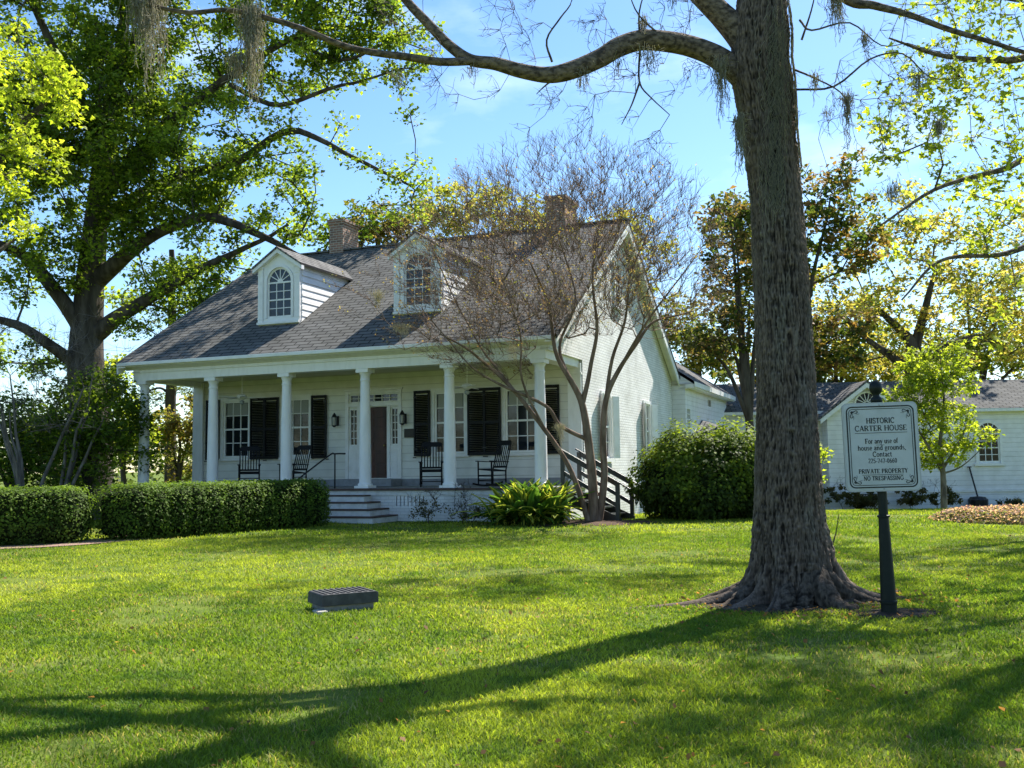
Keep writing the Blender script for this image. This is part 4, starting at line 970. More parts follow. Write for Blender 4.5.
for sx_, sz_ in ((-1, 1), (1, 1), (-1, -1), (1, -1)):
    b = MB(); cx, cz = sx_*(SW-0.058), (SZ1-0.058 if sz_ > 0 else SZ0+0.058)
    def T_(P): return [(cx-sx_*x*.85, cz-sz_*z*.85) for x, z in P]
    for sw_ in (0, 1):
        f_ = (lambda P: [(z, x) for x, z in P]) if sw_ else (lambda P: P)
        ribbon(b, T_(f_([(0.012, 0.030), (0.035, 0.022), (0.055, 0.014)]+spiral(0.070, 0.024, 0.016, 0.004, -2.2, 2.6))), 0.007, 0.004)
        ribbon(b, T_(f_([(0.03, 0.026), (0.052, 0.032), (0.080, 0.044), (0.098, 0.040)])), 0.004, 0.002)
    ribbon(b, T_(spiral(0.022, 0.022, 0.014, 0.003, 0, 5.5)), 0.006, 0.004)
    b.build('corner_scroll', m_ink, sign)

# serif stroke lettering: each glyph = strokes in a 0..w by 0..1 box
def arcp(cx, cy, rx, ry, a0, a1, n=9): return [(cx+rx*cos(radians(a0+(a1-a0)*k/n)), cy+ry*sin(radians(a0+(a1-a0)*k/n))) for k in range(n+1)]
TK, TN = 0.15, 0.07
X = 0.66
G = {
 'H': (.80, [([(.14,0),(.14,1)],TK,3), ([(.66,0),(.66,1)],TK,3), ([(.14,.5),(.66,.5)],TN,0)]),
 'I': (.36, [([(.18,0),(.18,1)],TK,3)]),
 'S': (.58, [(arcp(.29,.74,.19,.24,25,270)+arcp(.29,.26,.20,.25,90,-155),.11,0), ([(.47,.72),(.47,.96)],TN,0), ([(.10,.04),(.10,.30)],TN,0)]),
 'T': (.70, [([(.35,0),(.35,1)],TK,1), ([(.05,.96),(.65,.96)],TN,0), ([(.07,.78),(.07,.98)],TN,0), ([(.63,.78),(.63,.98)],TN,0)]),
 'O': (.80, [(arcp(.40,.5,.30,.48,0,360,18),.115,0)]),
 'R': (.76, [([(.16,0),(.16,1)],TK,3), ([(.16,.96),(.36,.96)]+arcp(.38,.74,.21,.22,90,-90)+[(.16,.52)],.09,0), ([(.36,.5),(.66,.02)],TK,1)]),
 'C': (.74, [(arcp(.42,.5,.32,.48,45,315,14),.115,0), ([(.66,.70),(.66,.98)],TN,0)]),
 'A': (.78, [([(.12,.0),(.40,1.0)],TN,1), ([(.40,1.0),(.67,.0)],TK,4), ([(.22,.33),(.58,.33)],TN,0)]),
 'E': (.66, [([(.16,0),(.16,1)],TK,3), ([(.16,.96),(.56,.96),(.56,.78)],TN,0), ([(.16,.04),(.58,.04),(.60,.24)],TN,0), ([(.16,.5),(.44,.5)],TN,0)]),
 'U': (.78, [([(.16,1),(.16,.32)]+arcp(.40,.30,.24,.27,180,360)+[(.64,1)],.11,2)]),
 'F': (.62, [([(.16,0),(.16,1)],TK,3), ([(.16,.96),(.56,.96),(.56,.76)],TN,0), ([(.16,.5),(.44,.5)],TN,0)]),
 'P': (.66, [([(.16,0),(.16,1)],TK,3), ([(.16,.96),(.36,.96)]+arcp(.36,.72,.21,.24,90,-90)+[(.16,.48)],.09,0)]),
 'V': (.74, [([(.12,1),(.37,.0)],TK,4), ([(.37,.0),(.64,1)],TN,2)]),
 'Y': (.72, [([(.36,0),(.36,.46)],TK,1), ([(.36,.46),(.10,1)],TK,2), ([(.36,.46),(.62,1)],TN,2)]),
 'N': (.80, [([(.14,0),(.14,1)],TN,3), ([(.14,1),(.66,0)],TK,0), ([(.66,0),(.66,1)],TN,2)]),
 'G': (.80, [(arcp(.42,.5,.32,.48,45,330,14),.115,0), ([(.68,.1),(.68,.44)],TK,2), ([(.66,.70),(.66,.98)],TN,0)]),
 'o': (.56, [(arcp(.28,X/2,.20,X/2-.03,0,360,14),.10,0)]),
 'r': (.44, [([(.14,0),(.14,X)],.12,1), (arcp(.30,X-.16,.15,.13,170,40,5),.09,0)]),
 'a': (.52, [(arcp(.24,X-.16,.16,.13,160,0,6)+[(.40,.05),(.47,.02)],.10,0), (arcp(.24,.18,.15,.15,80,-60,12)[::1],.03,0), (arcp(.25,.18,.16,.15,60,330,10),.09,0)]),
 'n': (.62, [([(.14,0),(.14,X)],.12,1), (arcp(.31,X-.20,.17,.17,180,0,7)+[(.48,0)],.11,1)]),
 'y': (.54, [([(.08,X),(.28,.04)],.12,0), ([(.46,X),(.28,.04),(.18,-.26),(.08,-.26)],.07,0)]),
 'u': (.62, [([(.13,X),(.13,.2)]+arcp(.29,.19,.16,.16,180,320,5),.11,0), ([(.47,X),(.47,0)],.12,1)]),
 's': (.46, [(arcp(.23,X-.17,.13,.14,25,270)+arcp(.23,.17,.14,.14,90,-155),.08,0)]),
 'e': (.52, [([(.09,.36),(.44,.36)]+arcp(.27,X/2,.18,X/2-.03,5,315,12),.085,0)]),
 'f': (.36, [([(.15,0),(.15,.78)]+arcp(.28,.80,.13,.17,180,50,5),.11,0), ([(.04,X-.03),(.32,X-.03)],TN,0)]),
 'h': (.62, [([(.14,0),(.14,1)],.12,1), (arcp(.31,X-.20,.17,.17,180,0,7)+[(.48,0)],.11,1)]),
 'd': (.60, [([(.46,0),(.46,1)],.12,0), (arcp(.28,X/2,.18,X/2-.03,0,360,12),.095,0)]),
 'g': (.56, [(arcp(.26,.44,.15,.18,0,360,10),.09,0), (arcp(.26,-.10,.19,.13,0,360,10),.07,0), ([(.38,.56),(.50,.62)],.06,0), ([(.16,.30),(.12,.14),(.24,.04)],.06,0)]),
 't': (.38, [([(.16,.84),(.16,.15)]+arcp(.27,.14,.11,.12,180,300,4),.10,0), ([(.04,X-.03),(.33,X-.03)],TN,0)]),
 'c': (.48, [(arcp(.27,X/2,.18,X/2-.03,45,315,10),.10,0)]),
 ',': (.28, [([(.14,.06),(.10,-.16)],.12,0)]),
 '-': (.36, [([(.05,.32),(.31,.32)],.09,0)]),
 '2': (.54, [(arcp(.26,.74,.17,.22,160,-30,8)+[(.10,.05),(.46,.05)],.10,0)]),
 '5': (.54, [([(.44,.94),(.17,.94),(.13,.54)]+arcp(.25,.30,.19,.26,110,-150,9),.10,0)]),
 '7': (.54, [([(.08,.80),(.08,.94),(.46,.94),(.22,0)],.10,0)]),
 '4': (.56, [([(.36,0),(.36,.96),(.06,.28),(.50,.28)],.09,0)]),
 '0': (.54, [(arcp(.27,.48,.18,.45,0,360,14),.095,0)]),
 '6': (.54, [(arcp(.27,.28,.17,.25,0,360,12),.09,0), ([(.10,.32),(.16,.70),(.40,.95)],.09,0)]),
 ' ': (.34, [])}
def text_line(s, xc, z, h, name='lettering', squeeze=1.0):
    b = MB(); wd = sum(G[c][0] for c in s)*h*squeeze; x = xc-wd/2
    for c in s:
        w_, st = G[c]
        for pts, wt, sf in st:
            P = [(x+p[0]*h*squeeze, z+p[1]*h) for p in pts]; ribbon(b, P, wt*h*1.28, y=-0.0592)
            for bit, q in ((1, pts[0]), (2, pts[-1])):
                if sf == 4: q = pts[0]; bit = 4
                if sf & bit: ribbon(b, [(x+(q[0]-.13)*h*squeeze, z+(q[1]+(.025 if q[1] < .5 else -.025))*h), (x+(q[0]+.13)*h*squeeze, z+(q[1]+(.025 if q[1] < .5 else -.025))*h)], .05*h, y=-0.0593)
        x += w_*h*squeeze
    b.build(name, m_ink, sign); return wd
for bz in (SZ1-0.022, SZ0+0.022): MB().lathe([(0.0, 0.0), (0.007, 0.0), (0.006, 0.004), (0, 0.005)], (0, 0, 0), 8).build('bolt', m_grey, sign)
for bo, bz in zip([c for c in sign.children if c.name.startswith('bolt')], (SZ1-0.022, SZ0+0.022)): bo.location = (0, -0.057, bz); bo.rotation_euler = (pi/2, 0, 0)
pxm = SH/87.5
def zy(py): return SZ1-(py-403.3)*pxm
text_line('HISTORIC', 0.0, zy(423.9), 0.046, squeeze=1.0)
w2 = text_line('CARTER HOUSE', 0.0, zy(431.3), 0.046, squeeze=1.13)
b = MB(); ribbon(b, [(-w2/2, zy(433.3)), (w2/2, zy(433.3))], 0.004); 
text_line('For any use of', 0.0, zy(443.8), 0.043, squeeze=.93)
text_line('house and grounds,', 0.0, zy(450.3), 0.043, squeeze=1.0)
text_line('Contact', 0.0, zy(456.8), 0.043, squeeze=1.02)
text_line('225-747-0660', 0.0, zy(463.0), 0.039, squeeze=1.0)
text_line('PRIVATE PROPERTY', 0.0, zy(473.0), 0.037, squeeze=1.03)
text_line('NO TRESPASSING', 0.0, zy(479.9), 0.036, squeeze=1.0)
ribbon(b, [(-0.175, zy(474.5)), (0.165, zy(474.5))], 0.004); ribbon(b, [(-0.047, zy(445.3)), (0.022, zy(445.3))], 0.003)
b.build('underline', m_ink, sign)
b = MB(); prof = [(0.068, -0.1), (0.068, 0.02), (0.065, 0.06), (0.066, 0.10), (0.070, 0.105), (0.070, 0.125), (0.064, 0.13), (0.042, 0.82), (0.052, 0.825), (0.052, 0.84), (0.039, 0.845), (0.037, 1.84), (0.037, 1.85)]
n = 24; vs, o_ = [], 0
b.lathe(prof, (0, 0.012, 0), n)
b.build('post', m_post, sign, True).modifiers.new('e', 'EDGE_SPLIT').split_angle = radians(35)
MB().lathe([(0.048, 1.80), (0.048, 1.84), (0.03, 1.85), (0.027, 1.87), (0.045, 1.89), (0.055, 1.925), (0.05, 1.96), (0.03, 1.985), (0.008, 1.995), (0.0, 1.997)], (0, 0.012, 0), 18).build('finial', m_post, sign, True)

# valve box in the lawn, guy wire
bxp = np.array([-1.60, 9.25, float(ground_h(-1.6, 9.25))])
vb = empty('valve_box', bxp, radians(30), 'low dark rectangular utility box with ribbed lid sitting alone in the lawn', 'utility box')
MB().box(-0.24, 0.24, -0.17, 0.17, -0.05, 0.075).build('base', mat('grey_concrete', (0.26, 0.25, 0.23), 0.9, noise=(12, (0.16, 0.155, 0.15), 0.4, 0.7), bump=(40, 0.5, 0.01)), vb, bevel=0.008)
b = MB(); b.prism([(-0.275, 0.0), (0.275, 0.0), (0.265, 0.095), (0.255, 0.105), (-0.255, 0.105), (-0.265, 0.095)], 1, -0.20, 0.20)
for v in range(len(b.v)): b.v[v] = (b.v[v][0], b.v[v][1], b.v[v][2]+0.062)
for k in range(9): b.box(-0.235+k*0.055, -0.235+k*0.055+0.025, -0.18, 0.18, 0.168, 0.176)
for k in range(10): b.box(0.268, 0.280, -0.185+k*0.039, -0.185+k*0.039+0.02, 0.07, 0.155)
b.build('lid', mat('dark_worn_plastic', (0.045, 0.045, 0.047), 0.75, noise=(10, (0.085, 0.085, 0.085), 0.45, 0.75), bump=(50, 0.4, 0.004)), vb, bevel=0.004)
MB().box(-0.34, -0.24, -0.28, -0.12, -0.02, 0.035).build('rim', mat('pale_concrete', (0.36, 0.34, 0.30), 0.9, bump=(30, 0.5, 0.01)), vb, bevel=0.01)
st = MB(); p0 = at(829, 528, 14.0); p0[2] = float(ground_h(p0[0], p0[1])); p1 = at(839, 514, 14.0); st.tube([p0, (p0+p1)/2+np.array([0.02, 0, 0.01]), p1], [0.012, 0.009, 0.006], 6)
tag(st.build('stake', m_bark_far), 'thin leaning brown stick standing in the lawn right of the big trunk', 'stick')
# ------------------------------------------------------------ the big foreground tree
def plant(name, loc, label, cat, group=None): return empty(name, loc, 0, label, cat, group)
def world_to(o, *obs):
    """the parts were modelled in world coordinates: keep them there under the moved root"""
    for c in obs:
        c.matrix_parent_inverse = Matrix.Translation(-Vector(o.location))

def big_tree():
    root = plant('pecan_tree', (2.60, 9.30, 0), 'huge furrowed grey trunk with flared roots and one long bare crooked limb', 'tree')
    zz = np.concatenate([np.linspace(-0.12, 1.0, 150), np.linspace(1.01, 8.2, 640)]); na = 240
    th = 2*pi*np.arange(na)/na
    cx = np.interp(zz, [0, 0.8, 1.9, 3.0, 3.85, 4.6, 5.2, 5.9, 8.2], [2.60, 2.59, 2.60, 2.595, 2.575, 2.52, 2.46, 2.50, 2.62])
    r0 = np.interp(zz, [-0.1, 0.5, 0.9, 1.9, 3.0, 3.85, 4.5, 5.0, 5.5, 5.9, 8.2], [0.37, 0.325, 0.290, 0.255, 0.243, 0.232, 0.232, 0.272, 0.265, 0.22, 0.155])
    roots = [(radians(184), 1.05, 0.13), (radians(212), 0.66, 0.10), (radians(240), 0.56, 0.12), (radians(268), 0.36, 0.09), (radians(296), 0.62, 0.11), (radians(322), 0.52, 0.09), (radians(350), 1.02, 0.10), (radians(25), 0.45, 0.18), (radians(75), 0.40, 0.2), (radians(130), 0.45, 0.2)]
    R = np.repeat(r0[:, None], na, 1)*(1+0.04*np.sin(3*th+1)[None]+0.03*np.sin(5*th+zz[:, None]*0.4))
    for a, am, wd in roots:
        dth = (th-a+pi) % (2*pi)-pi
        R += am*np.exp(-(dth[None]/(wd+0.32*np.clip(zz[:, None], 0, 1)))**2)/(1+np.clip(zz[:, None], -0.05, 9)/0.11)**1.75
    R *= 1-0.10*np.exp(-((zz[:, None]-0.3)/0.4)**2)*(np.cos(th*8.0)[None] > 0.85)
    # furrows: interlacing vertical ridges
    TH, Z = np.meshgrid(th, zz)
    q = np.stack([np.cos(TH)*4.6, np.sin(TH)*4.6, Z*4.2], -1)
    warp = (fbm(np.stack([np.cos(TH)*2.2, np.sin(TH)*2.2, Z*1.6], -1), 61, 3)-0.5)*1.6
    n1 = vnoise(q*np.array([4.6, 4.6, 2.3])+warp[..., None]*np.array([1, 1, 0.2]), 5); n2 = vnoise(q*np.array([8.6, 8.6, 6.0])+warp[..., None], 8); n3 = vnoise(q*np.array([9, 9, 8]), 13)
    ridge = 1-np.abs(2*n1-1); ridge = ridge*0.6+(1-np.abs(2*n2-1))*0.4
    disp = -0.05*np.exp(-((TH-radians(262))/0.16)**2-((Z-3.35)/0.09)**2)+0.035*np.exp(-((TH-radians(262))/0.30)**2-((Z-3.35)/0.2)**2)+0.03*np.exp(-((TH-radians(300))/0.25)**2-((Z-1.75)/0.16)**2) + (np.clip(ridge, 0, 1)**1.3-0.45)*0.036 + (n3-0.5)*0.012 + (fbm(np.stack([np.cos(TH)*1.5, np.sin(TH)*1.5, Z*0.9], -1), 71, 3)-0.5)*0.05
    R = R + disp + (fbm(np.stack([np.cos(TH)*3, np.sin(TH)*3, Z*5], -1), 77, 3)-0.5)*0.10*np.exp(-Z/0.35)
    V = np.stack([cx[:, None]+R*np.cos(TH), 9.30+R*np.sin(TH)*0.96, Z], -1)
    gh = ground_h(V[..., 0], V[..., 1]); 
    big_ = fbm(np.stack([np.cos(TH)*1.8+5, np.sin(TH)*1.8, Z*1.3], -1), 19, 3)
    tint = np.clip((ridge-0.46)*1.9+(n3-0.5)*0.9+0.16+(big_-0.5)*0.8, 0, 1)[..., None]
    base = (1-tint)*np.array([0.020, 0.016, 0.013])+tint*np.array([0.165, 0.128, 0.100])
    lich = np.clip((fbm(np.stack([np.cos(TH)*2.5, np.sin(TH)*2.5, Z*1.2], -1), 91, 4)-0.52)*4, 0, 1)[..., None]*tint
    base = base*(1-0.5*lich)+0.5*lich*np.array([0.20, 0.20, 0.165])
    i = np.arange(len(zz)-1)[:, None]*na; k = np.arange(na)[None]; k2 = (k+1) % na
    Fq = np.stack([i+k, i+k2, i+na+k2, i+na+k], -1).reshape(-1, 4)
    trunk = mesh_np('trunk', V.reshape(-1, 3), Fq, m_pecan, root, True, base.reshape(-1, 3)); world_to(root, trunk)
    # knuckled surface roots
    rr_ = np.random.default_rng(4)
    for a_, L0, rb, fl in [(238, 0.66, 0.105, 0.5), (262, 0.62, 0.085, 0.6), (300, 0.80, 0.12, 0.5), (332, 0.92, 0.085, 0.4), (198, 0.85, 0.075, 0.4), (354, 1.10, 0.07, 0.3), (183, 1.15, 0.07, 0.3)]:
        a_ = radians(a_); dd = np.array([cos(a_), sin(a_), 0]); sd_ = np.array([-sin(a_), cos(a_), 0]); K = 26; P = []; RR = []
        for k in range(K):
            u = k/(K-1); p = np.array([2.6, 9.3, 0])+dd*(0.28+(L0-0.28)*u)+sd_*0.07*sin(3.1*u+a_*3)
            p[2] = float(ground_h(p[0], p[1]))+0.26*(1-u)**2.6+rb*0.15*(1-u)-0.03*u; P.append(p); RR.append(rb*(1-0.45*u)*(1-0.9*max(0, (u-0.88)/0.12)**2)*(1+0.10*sin(9*u+a_)))
        V, Fq2 = tube_arr(np.array(P), np.array(RR), 36); c_ = np.repeat(np.array(P), 36, 0); dv = V-c_; n_ = np.linalg.norm(dv, axis=1, keepdims=True)+1e-6
        ns = 1-np.abs(2*vnoise(V*np.array([26, 26, 30]), 3)-1); V = V+dv/n_*((ns-0.5)*0.022+(vnoise(V*60, 9)-0.5)*0.01)[:, None]
        tn = np.clip((ns-0.4)*1.6, 0, 1)[:, None]; mesh_r = mesh_np('root', V, Fq2, m_pecan, root, True, (1-tn)*np.array([0.022, 0.018, 0.014])+tn*np.array([0.115, 0.092, 0.072])); world_to(root, mesh_r)
    # limbs
    t = Tree(11)
    def a(px, py, Y=9.3): return at(px, py, Y)
    t.limb([a(762, 92), a(738, 72), a(715, 56), a(690, 46), (a(665, 41, 9.2)), a(640, 40, 9.15), a(618, 47, 9.1), a(600, 58, 9.05), a(572, 70, 9.0), a(548, 75, 9.0), a(520, 71, 9.0), (a(495, 64, 9.0)), a(470, 60, 9.0), a(450, 46, 9.0), a(430, 25, 9.0), a(408, 2, 9.0), a(385, -28, 9.0), a(350, -75, 9.1), a(300, -150, 9.2), a(270, -260, 9.3)],
           [0.17, 0.12, 0.105, 0.10, 0.098, 0.095, 0.088, 0.085, 0.072, 0.065, 0.055, 0.05, 0.045, 0.04, 0.035, 0.03, 0.022], 16, wob=0.04)
    l1 = len(t.P)
    t.limb([a(474, 61, 9.0), a(440, 62, 8.9), a(405, 57, 8.8), a(370, 52, 8.7), a(340, 44, 8.6), a(300, 27, 8.5), a(262, 15, 8.4), a(225, 8, 8.3), a(180, 12, 8.2), a(120, -5, 8.1), a(60, -40, 8.0)], [0.04, 0.036, 0.03, 0.026, 0.022, 0.018, 0.01], 10, wob=0.05)
    t.limb([a(768, 75), a(745, 40), a(722, 15), a(695, -12), a(660, -50), a(600, -110), a(520, -190), a(430, -260), a(330, -330)], [0.20, 0.15, 0.12, 0.105, 0.10, 0.08, 0.06, 0.045, 0.03], 16, wob=0.06)
    t.limb([(2.55, 9.3, 6.4), (3.1, 9.6, 7.6), (4.0, 10.0, 8.8), (5.0, 10.3, 10.2), (5.6, 10.4, 12)], [0.13, 0.12, 0.09, 0.06, 0.03], 12)
    t.limb([(2.6, 9.3, 7.6), (2.4, 9.0, 9.0), (2.5, 8.6, 10.5), (2.2, 8.3, 12.5)], [0.15, 0.12, 0.08, 0.04], 12)
    t.limb([(2.5, 9.4, 6.9), (1.7, 10.6, 8.0), (0.8, 11.8, 9.2), (-0.2, 12.8, 10.4)], [0.11, 0.09, 0.06, 0.03], 10)
    # drooping bare side branches seen against the sky
    def droop(px): t.limb([a(*p) for p in px], [0.012, 0.008, 0.004], 5, sub=4, wob=0.10)
    droop([(670, 42, 9.2), (640, 15, 9.0), (628, -12, 8.9)]); droop([(552, 62, 9.0), (546, 40, 8.9), (560, 18, 8.8), (572, 0, 8.8), (570, -30, 8.8)])
    droop([(640, 50, 9.1), (640, 82, 9.0), (652, 100, 8.9), (668, 118, 8.8)]); droop([(640, 82, 9.0), (632, 105, 8.9), (622, 125, 8.9)]); droop([(560, 74, 9.0), (545, 86, 9.0), (535, 94, 8.9)])
    droop([(640, 40, 9.1), (640, 10, 9.0), (650, -20, 8.9)]); droop([(795, 90, 9.2), (835, 88, 9.0), (870, 60, 8.8), (900, 55, 8.7), (925, 78, 8.6), (960, 78, 8.6)])
    droop([(795, 70, 9.2), (812, 78, 9.0), (842, 96, 8.9), (852, 118, 8.8)]); droop([(802, 40, 9.2), (812, 10, 9.1), (820, -25, 9.0)]); droop([(800, 20, 9.1), (812, 30, 9.0), (850, 22, 9.0), (880, 45, 8.9), (905, 42, 8.9)])
    t.limb([(2.7, 9.3, 6.6), a(842, -5, 9.3), a(875, 5, 9.2), (a(910, 14, 9.1)), a(950, 30, 9.0), a(985, 42, 8.9), a(1030, 55, 8.8), a(1080, 60, 8.7)], [0.07, 0.045, 0.03, 0.025, 0.02, 0.014], 8, wob=0.05)
    r = t.r; blobs = [(-2.0, 9.2, 8.8, 3.0, 2.2, 1.8), (0.8, 8.7, 10.5, 3.0, 2.4, 2.2), (4.5, 9.8, 10.2, 3.0, 2.5, 2.2), (4.4, 9.6, 8.4, 1.3, 1.2, 0.7), (1.5, 11.2, 11.5, 3.0, 2.5, 2.0)]
    C = blob_points(170, blobs, r, 0.4)
    Cs = np.array([a(px, py, yy) for px, py, yy in [(530, 40, 9), (515, 10, 8.9), (600, 20, 9), (595, 95, 9), (675, 90, 9), (690, 20, 9.1), (645, 65, 9), (665, 8, 9), (560, 100, 9), (615, 70, 8.9), (660, 130, 8.9), (690, 70, 9), (840, 60, 9), (880, 30, 8.9), (900, 95, 8.8), (860, 100, 8.9), (830, 120, 8.9), (930, 50, 8.8), (880, 120, 8.8), (440, 85, 8.9), (500, 90, 9), (425, 30, 8.9), (390, 20, 8.8)]])
    t.grow(C, seg=0.35, jit=0.16, tip=0.0035, e=2.4, maxr=0.05); Cs = np.vstack([Cs]+[Cs+r.normal(size=Cs.shape)*0.20 for _ in range(3)]); t.grow(Cs, seg=0.12, jit=0.22, tip=0.0028, e=2.4, maxr=0.012)
    Bt = t.twigs(C, 0.42, 7, 0.0028); tt = t.twigs(Cs, 0.15, 5, 0.0026); t.twigs(tt, 0.09, 3, 0.002)
    w = t.wood('limbs', m_bark_limb, root); world_to(root, w)
    # a few small new leaves high in the crown, hardly any on the low limb
    sel = Bt[(Bt[:, 2] > 6.6)]; V, Fq, Cc = clusters_leaves(sel, 0.16, 7, 0.05, [(0.06, 0.10, 0.015), (0.12, 0.16, 0.025)], r)
    f = mesh_np('foliage', V, Fq, m_leaf, root, col=Cc); world_to(root, f)
big_tree()

# Spanish moss: hanging tangles of thin grey strands
def moss(px, py, Y, L, n, spread, label, wx=0, curl=0.045, pale=1.0):
    p0 = at(px, py, Y); r = np.random.default_rng(int(px*7+py)); A, B = [], []
    for k in range(n):
        s = r.normal(size=3)*np.array([spread, spread, 0.03]); ln = L*(0.2+0.8*r.random()**1.3)*(0.45+0.55*abs(sin(2.3*s[0]/spread+px)))*exp(-1.3*(s[0]/spread)**2); s[0] += 0.3*spread*sin(5*r.random()*k)
        p = p0+s; v = np.array([0, 0, -1.0]); m = max(4, int(ln/0.035))
        for j in range(m):
            v2 = np.array([(-s[0]*0.5+wx)*0.12+r.normal()*curl*6, -s[1]*0.06+r.normal()*curl*6, -1]); v2 /= np.linalg.norm(v2)
            q = p+v2*ln/m; A.append(p); B.append(q)
            if r.random() < 0.22: A.append(q); B.append(q+r.normal(size=3)*0.032-np.array([0, 0, 0.02]))
            p = q
    A = np.array(A); B = np.array(B); V, Fq = segs_geo(A, B, 0.0026, 0.0020)
    c = np.array([0.32, 0.30, 0.25])*pale*(0.7+0.6*r.random(len(A)))[:, None]
    o = mesh_np('spanish_moss', V-p0, Fq, m_moss, col=np.repeat(c, 6, 0)); o.location = p0
    tag(o, label, 'moss', 'spanish moss hanging from the branches')
for args in [(148, -25, 8.15, 1.35, 620, 0.105, 'thickest grey beard of hanging moss in front of the green crown'),
             (252, 10, 8.4, 1.35, 320, 0.075, 'long pale beard of hanging moss just right of the thickest dark one'),
             (236, 55, 8.35, 0.55, 110, 0.05, 'short moss tuft beside the long pale beard at upper left'),
             (472, 68, 9.0, 0.24, 30, 0.04, 'thin moss wisp under the fork of the long bare limb'),
             (398, 70, 8.8, 0.40, 40, 0.06, 'wispy pinkish moss strands left of the fork of the long limb'),
             (584, 74, 9.0, 0.24, 60, 0.06, 'small moss tuft under the lowest bend of the long limb'),
             (617, 60, 9.05, 0.28, 30, 0.03, 'narrow moss wisp right of the lowest bend of the long limb'),
             (643, 20, 9.1, 0.30, 70, 0.03, 'moss strip crossing the top of the long limb near its crest'),
             (648, 50, 9.0, 0.34, 80, 0.07, 'moss tuft hanging under the crest of the long limb'),
             (672, -12, 9.0, 0.30, 60, 0.06, 'moss tuft hanging from above between the limb crest and the fork'),
             (720, 62, 9.1, 0.75, 150, 0.045, 'moss beard hanging from the long limb just left of the big trunk'),
             (739, 118, 8.98, 0.72, 150, 0.030, 'moss beard hanging against the left edge of the big trunk'),
             (836, -14, 9.0, 0.80, 190, 0.055, 'pale long moss beard right of the trunk top'),
             (815, 75, 8.95, 0.28, 50, 0.04, 'small moss tuft close to the right edge of the big trunk'),
             (865, 35, 8.85, 0.34, 60, 0.022, 'narrow dark moss strand hanging high right of the pale beard'),
             (847, 96, 8.85, 0.65, 110, 0.030, 'moss strand hanging from a twig right of the trunk at mid height'),
             (828, 108, 8.9, 0.22, 35, 0.03, 'tiny moss tuft between trunk and the mid height strand'),
             (918, 76, 8.6, 0.24, 80, 0.035, 'short thick moss tuft among the sparse leaves at upper right'),
             (939, 122, 8.6, 0.24, 90, 0.022, 'dark compact moss clump among the sparse leaves at upper right'),
             (892, 185, 8.8, 0.30, 90, 0.05, 'low dark moss clump on a leafy twig right of the trunk')]:
    p, lab = args[:-1], args[-1]; moss(*p, lab)
# moss lying against the trunk
def trunk_moss():
    r = np.random.default_rng(17); A, B = [], []
    for k in range(520):
        u = r.random(); edge = r.random() < 0.42
        if edge: z = 4.35+1.55*r.random(); th0 = -0.55+0.30*r.random()
        else: z = 5.6-1.75*u+0.1*r.normal(); th0 = -1.05-0.75*u+0.22*r.normal()
        for j in range(9):
            rad = np.interp(z, [3, 3.85, 4.5, 5.0, 5.5, 5.9], [0.285, 0.268, 0.262, 0.30, 0.29, 0.235])+0.012+0.02*r.random()
            cx = np.interp(z, [3, 3.85, 4.6, 5.2, 5.9], [2.575, 2.555, 2.51, 2.46, 2.50])
            p = np.array([cx+rad*cos(th0), 9.3+rad*0.96*sin(th0), z]); z -= 0.035; th0 += r.normal()*0.04-(0 if edge else 0.012)
            if j: A.append(pp); B.append(p)
            pp = p
    A = np.array(A); V, Fq = segs_geo(A, np.array(B), 0.0026, 0.0022); c = np.array([0.26, 0.25, 0.20])*(0.6+0.7*r.random(len(A)))[:, None]
    p0 = np.array([2.6, 9.3, 5]); o = mesh_np('spanish_moss', V-p0, Fq, m_moss, col=np.repeat(c, 6, 0)); o.location = p0
    tag(o, 'grey moss draped diagonally down the face of the big trunk', 'moss', 'spanish moss hanging from the branches')
trunk_moss()

# bare earth and mulch
def bed(name, cx, cy, rx, ry, c1, c2, lab_kind='structure', seed=0, hgt=0.03):
    n, m = 48, 8; th = 2*pi*np.arange(n)/n; V = [(0, 0, 0)]
    for j in range(1, m+1):
        f = j/m; k = 1+0.22*(fbm(np.stack([np.cos(th)*1.6, np.sin(th)*1.6, th*0+seed], -1), seed, 3)-0.5)*2*f
        for q in range(n): V.append((rx*f*k[q]*cos(th[q]), ry*f*k[q]*sin(th[q]), 0))
    V = np.array(V, float); V[:, 0] += cx; V[:, 1] += cy; e = np.linalg.norm((V[:, :2]-[cx, cy])/[rx, ry], axis=1)
    V[:, 2] = ground_h(V[:, 0], V[:, 1])+0.006+hgt*np.clip(1-e, 0, 1)**0.5+(fbm(V*6, seed+3, 3)-0.5)*0.03*np.clip(1.0-e, 0, 1)
    F3 = np.array([(0, 1+q, 1+(q+1) % n) for q in range(n)]); F4 = np.array([(1+j*n+q, 1+(j+1)*n+q, 1+(j+1)*n+(q+1) % n, 1+j*n+(q+1) % n) for j in range(m-1) for q in range(n)])
    o = mesh_np(name, V, [F4, F3], mat(name, c1, 0.95, 0.1, noise=(18, c2, 0.35, 0.65), bump=(35, 1.0, 0.03)), smooth=True); tag(o, kind='structure')
bed('bare_soil', 3.22, 8.45, 0.42, 0.24, (0.085, 0.062, 0.045), (0.035, 0.027, 0.02), seed=4)
bed('soil_under_tree', 2.6, 9.15, 0.95, 0.62, (0.085, 0.066, 0.046), (0.035, 0.03, 0.02), seed=6)
bed('mulch_bed', 1.55, 22.05, 1.75, 0.85, (0.13, 0.085, 0.062), (0.055, 0.04, 0.03), seed=2, hgt=0.05)
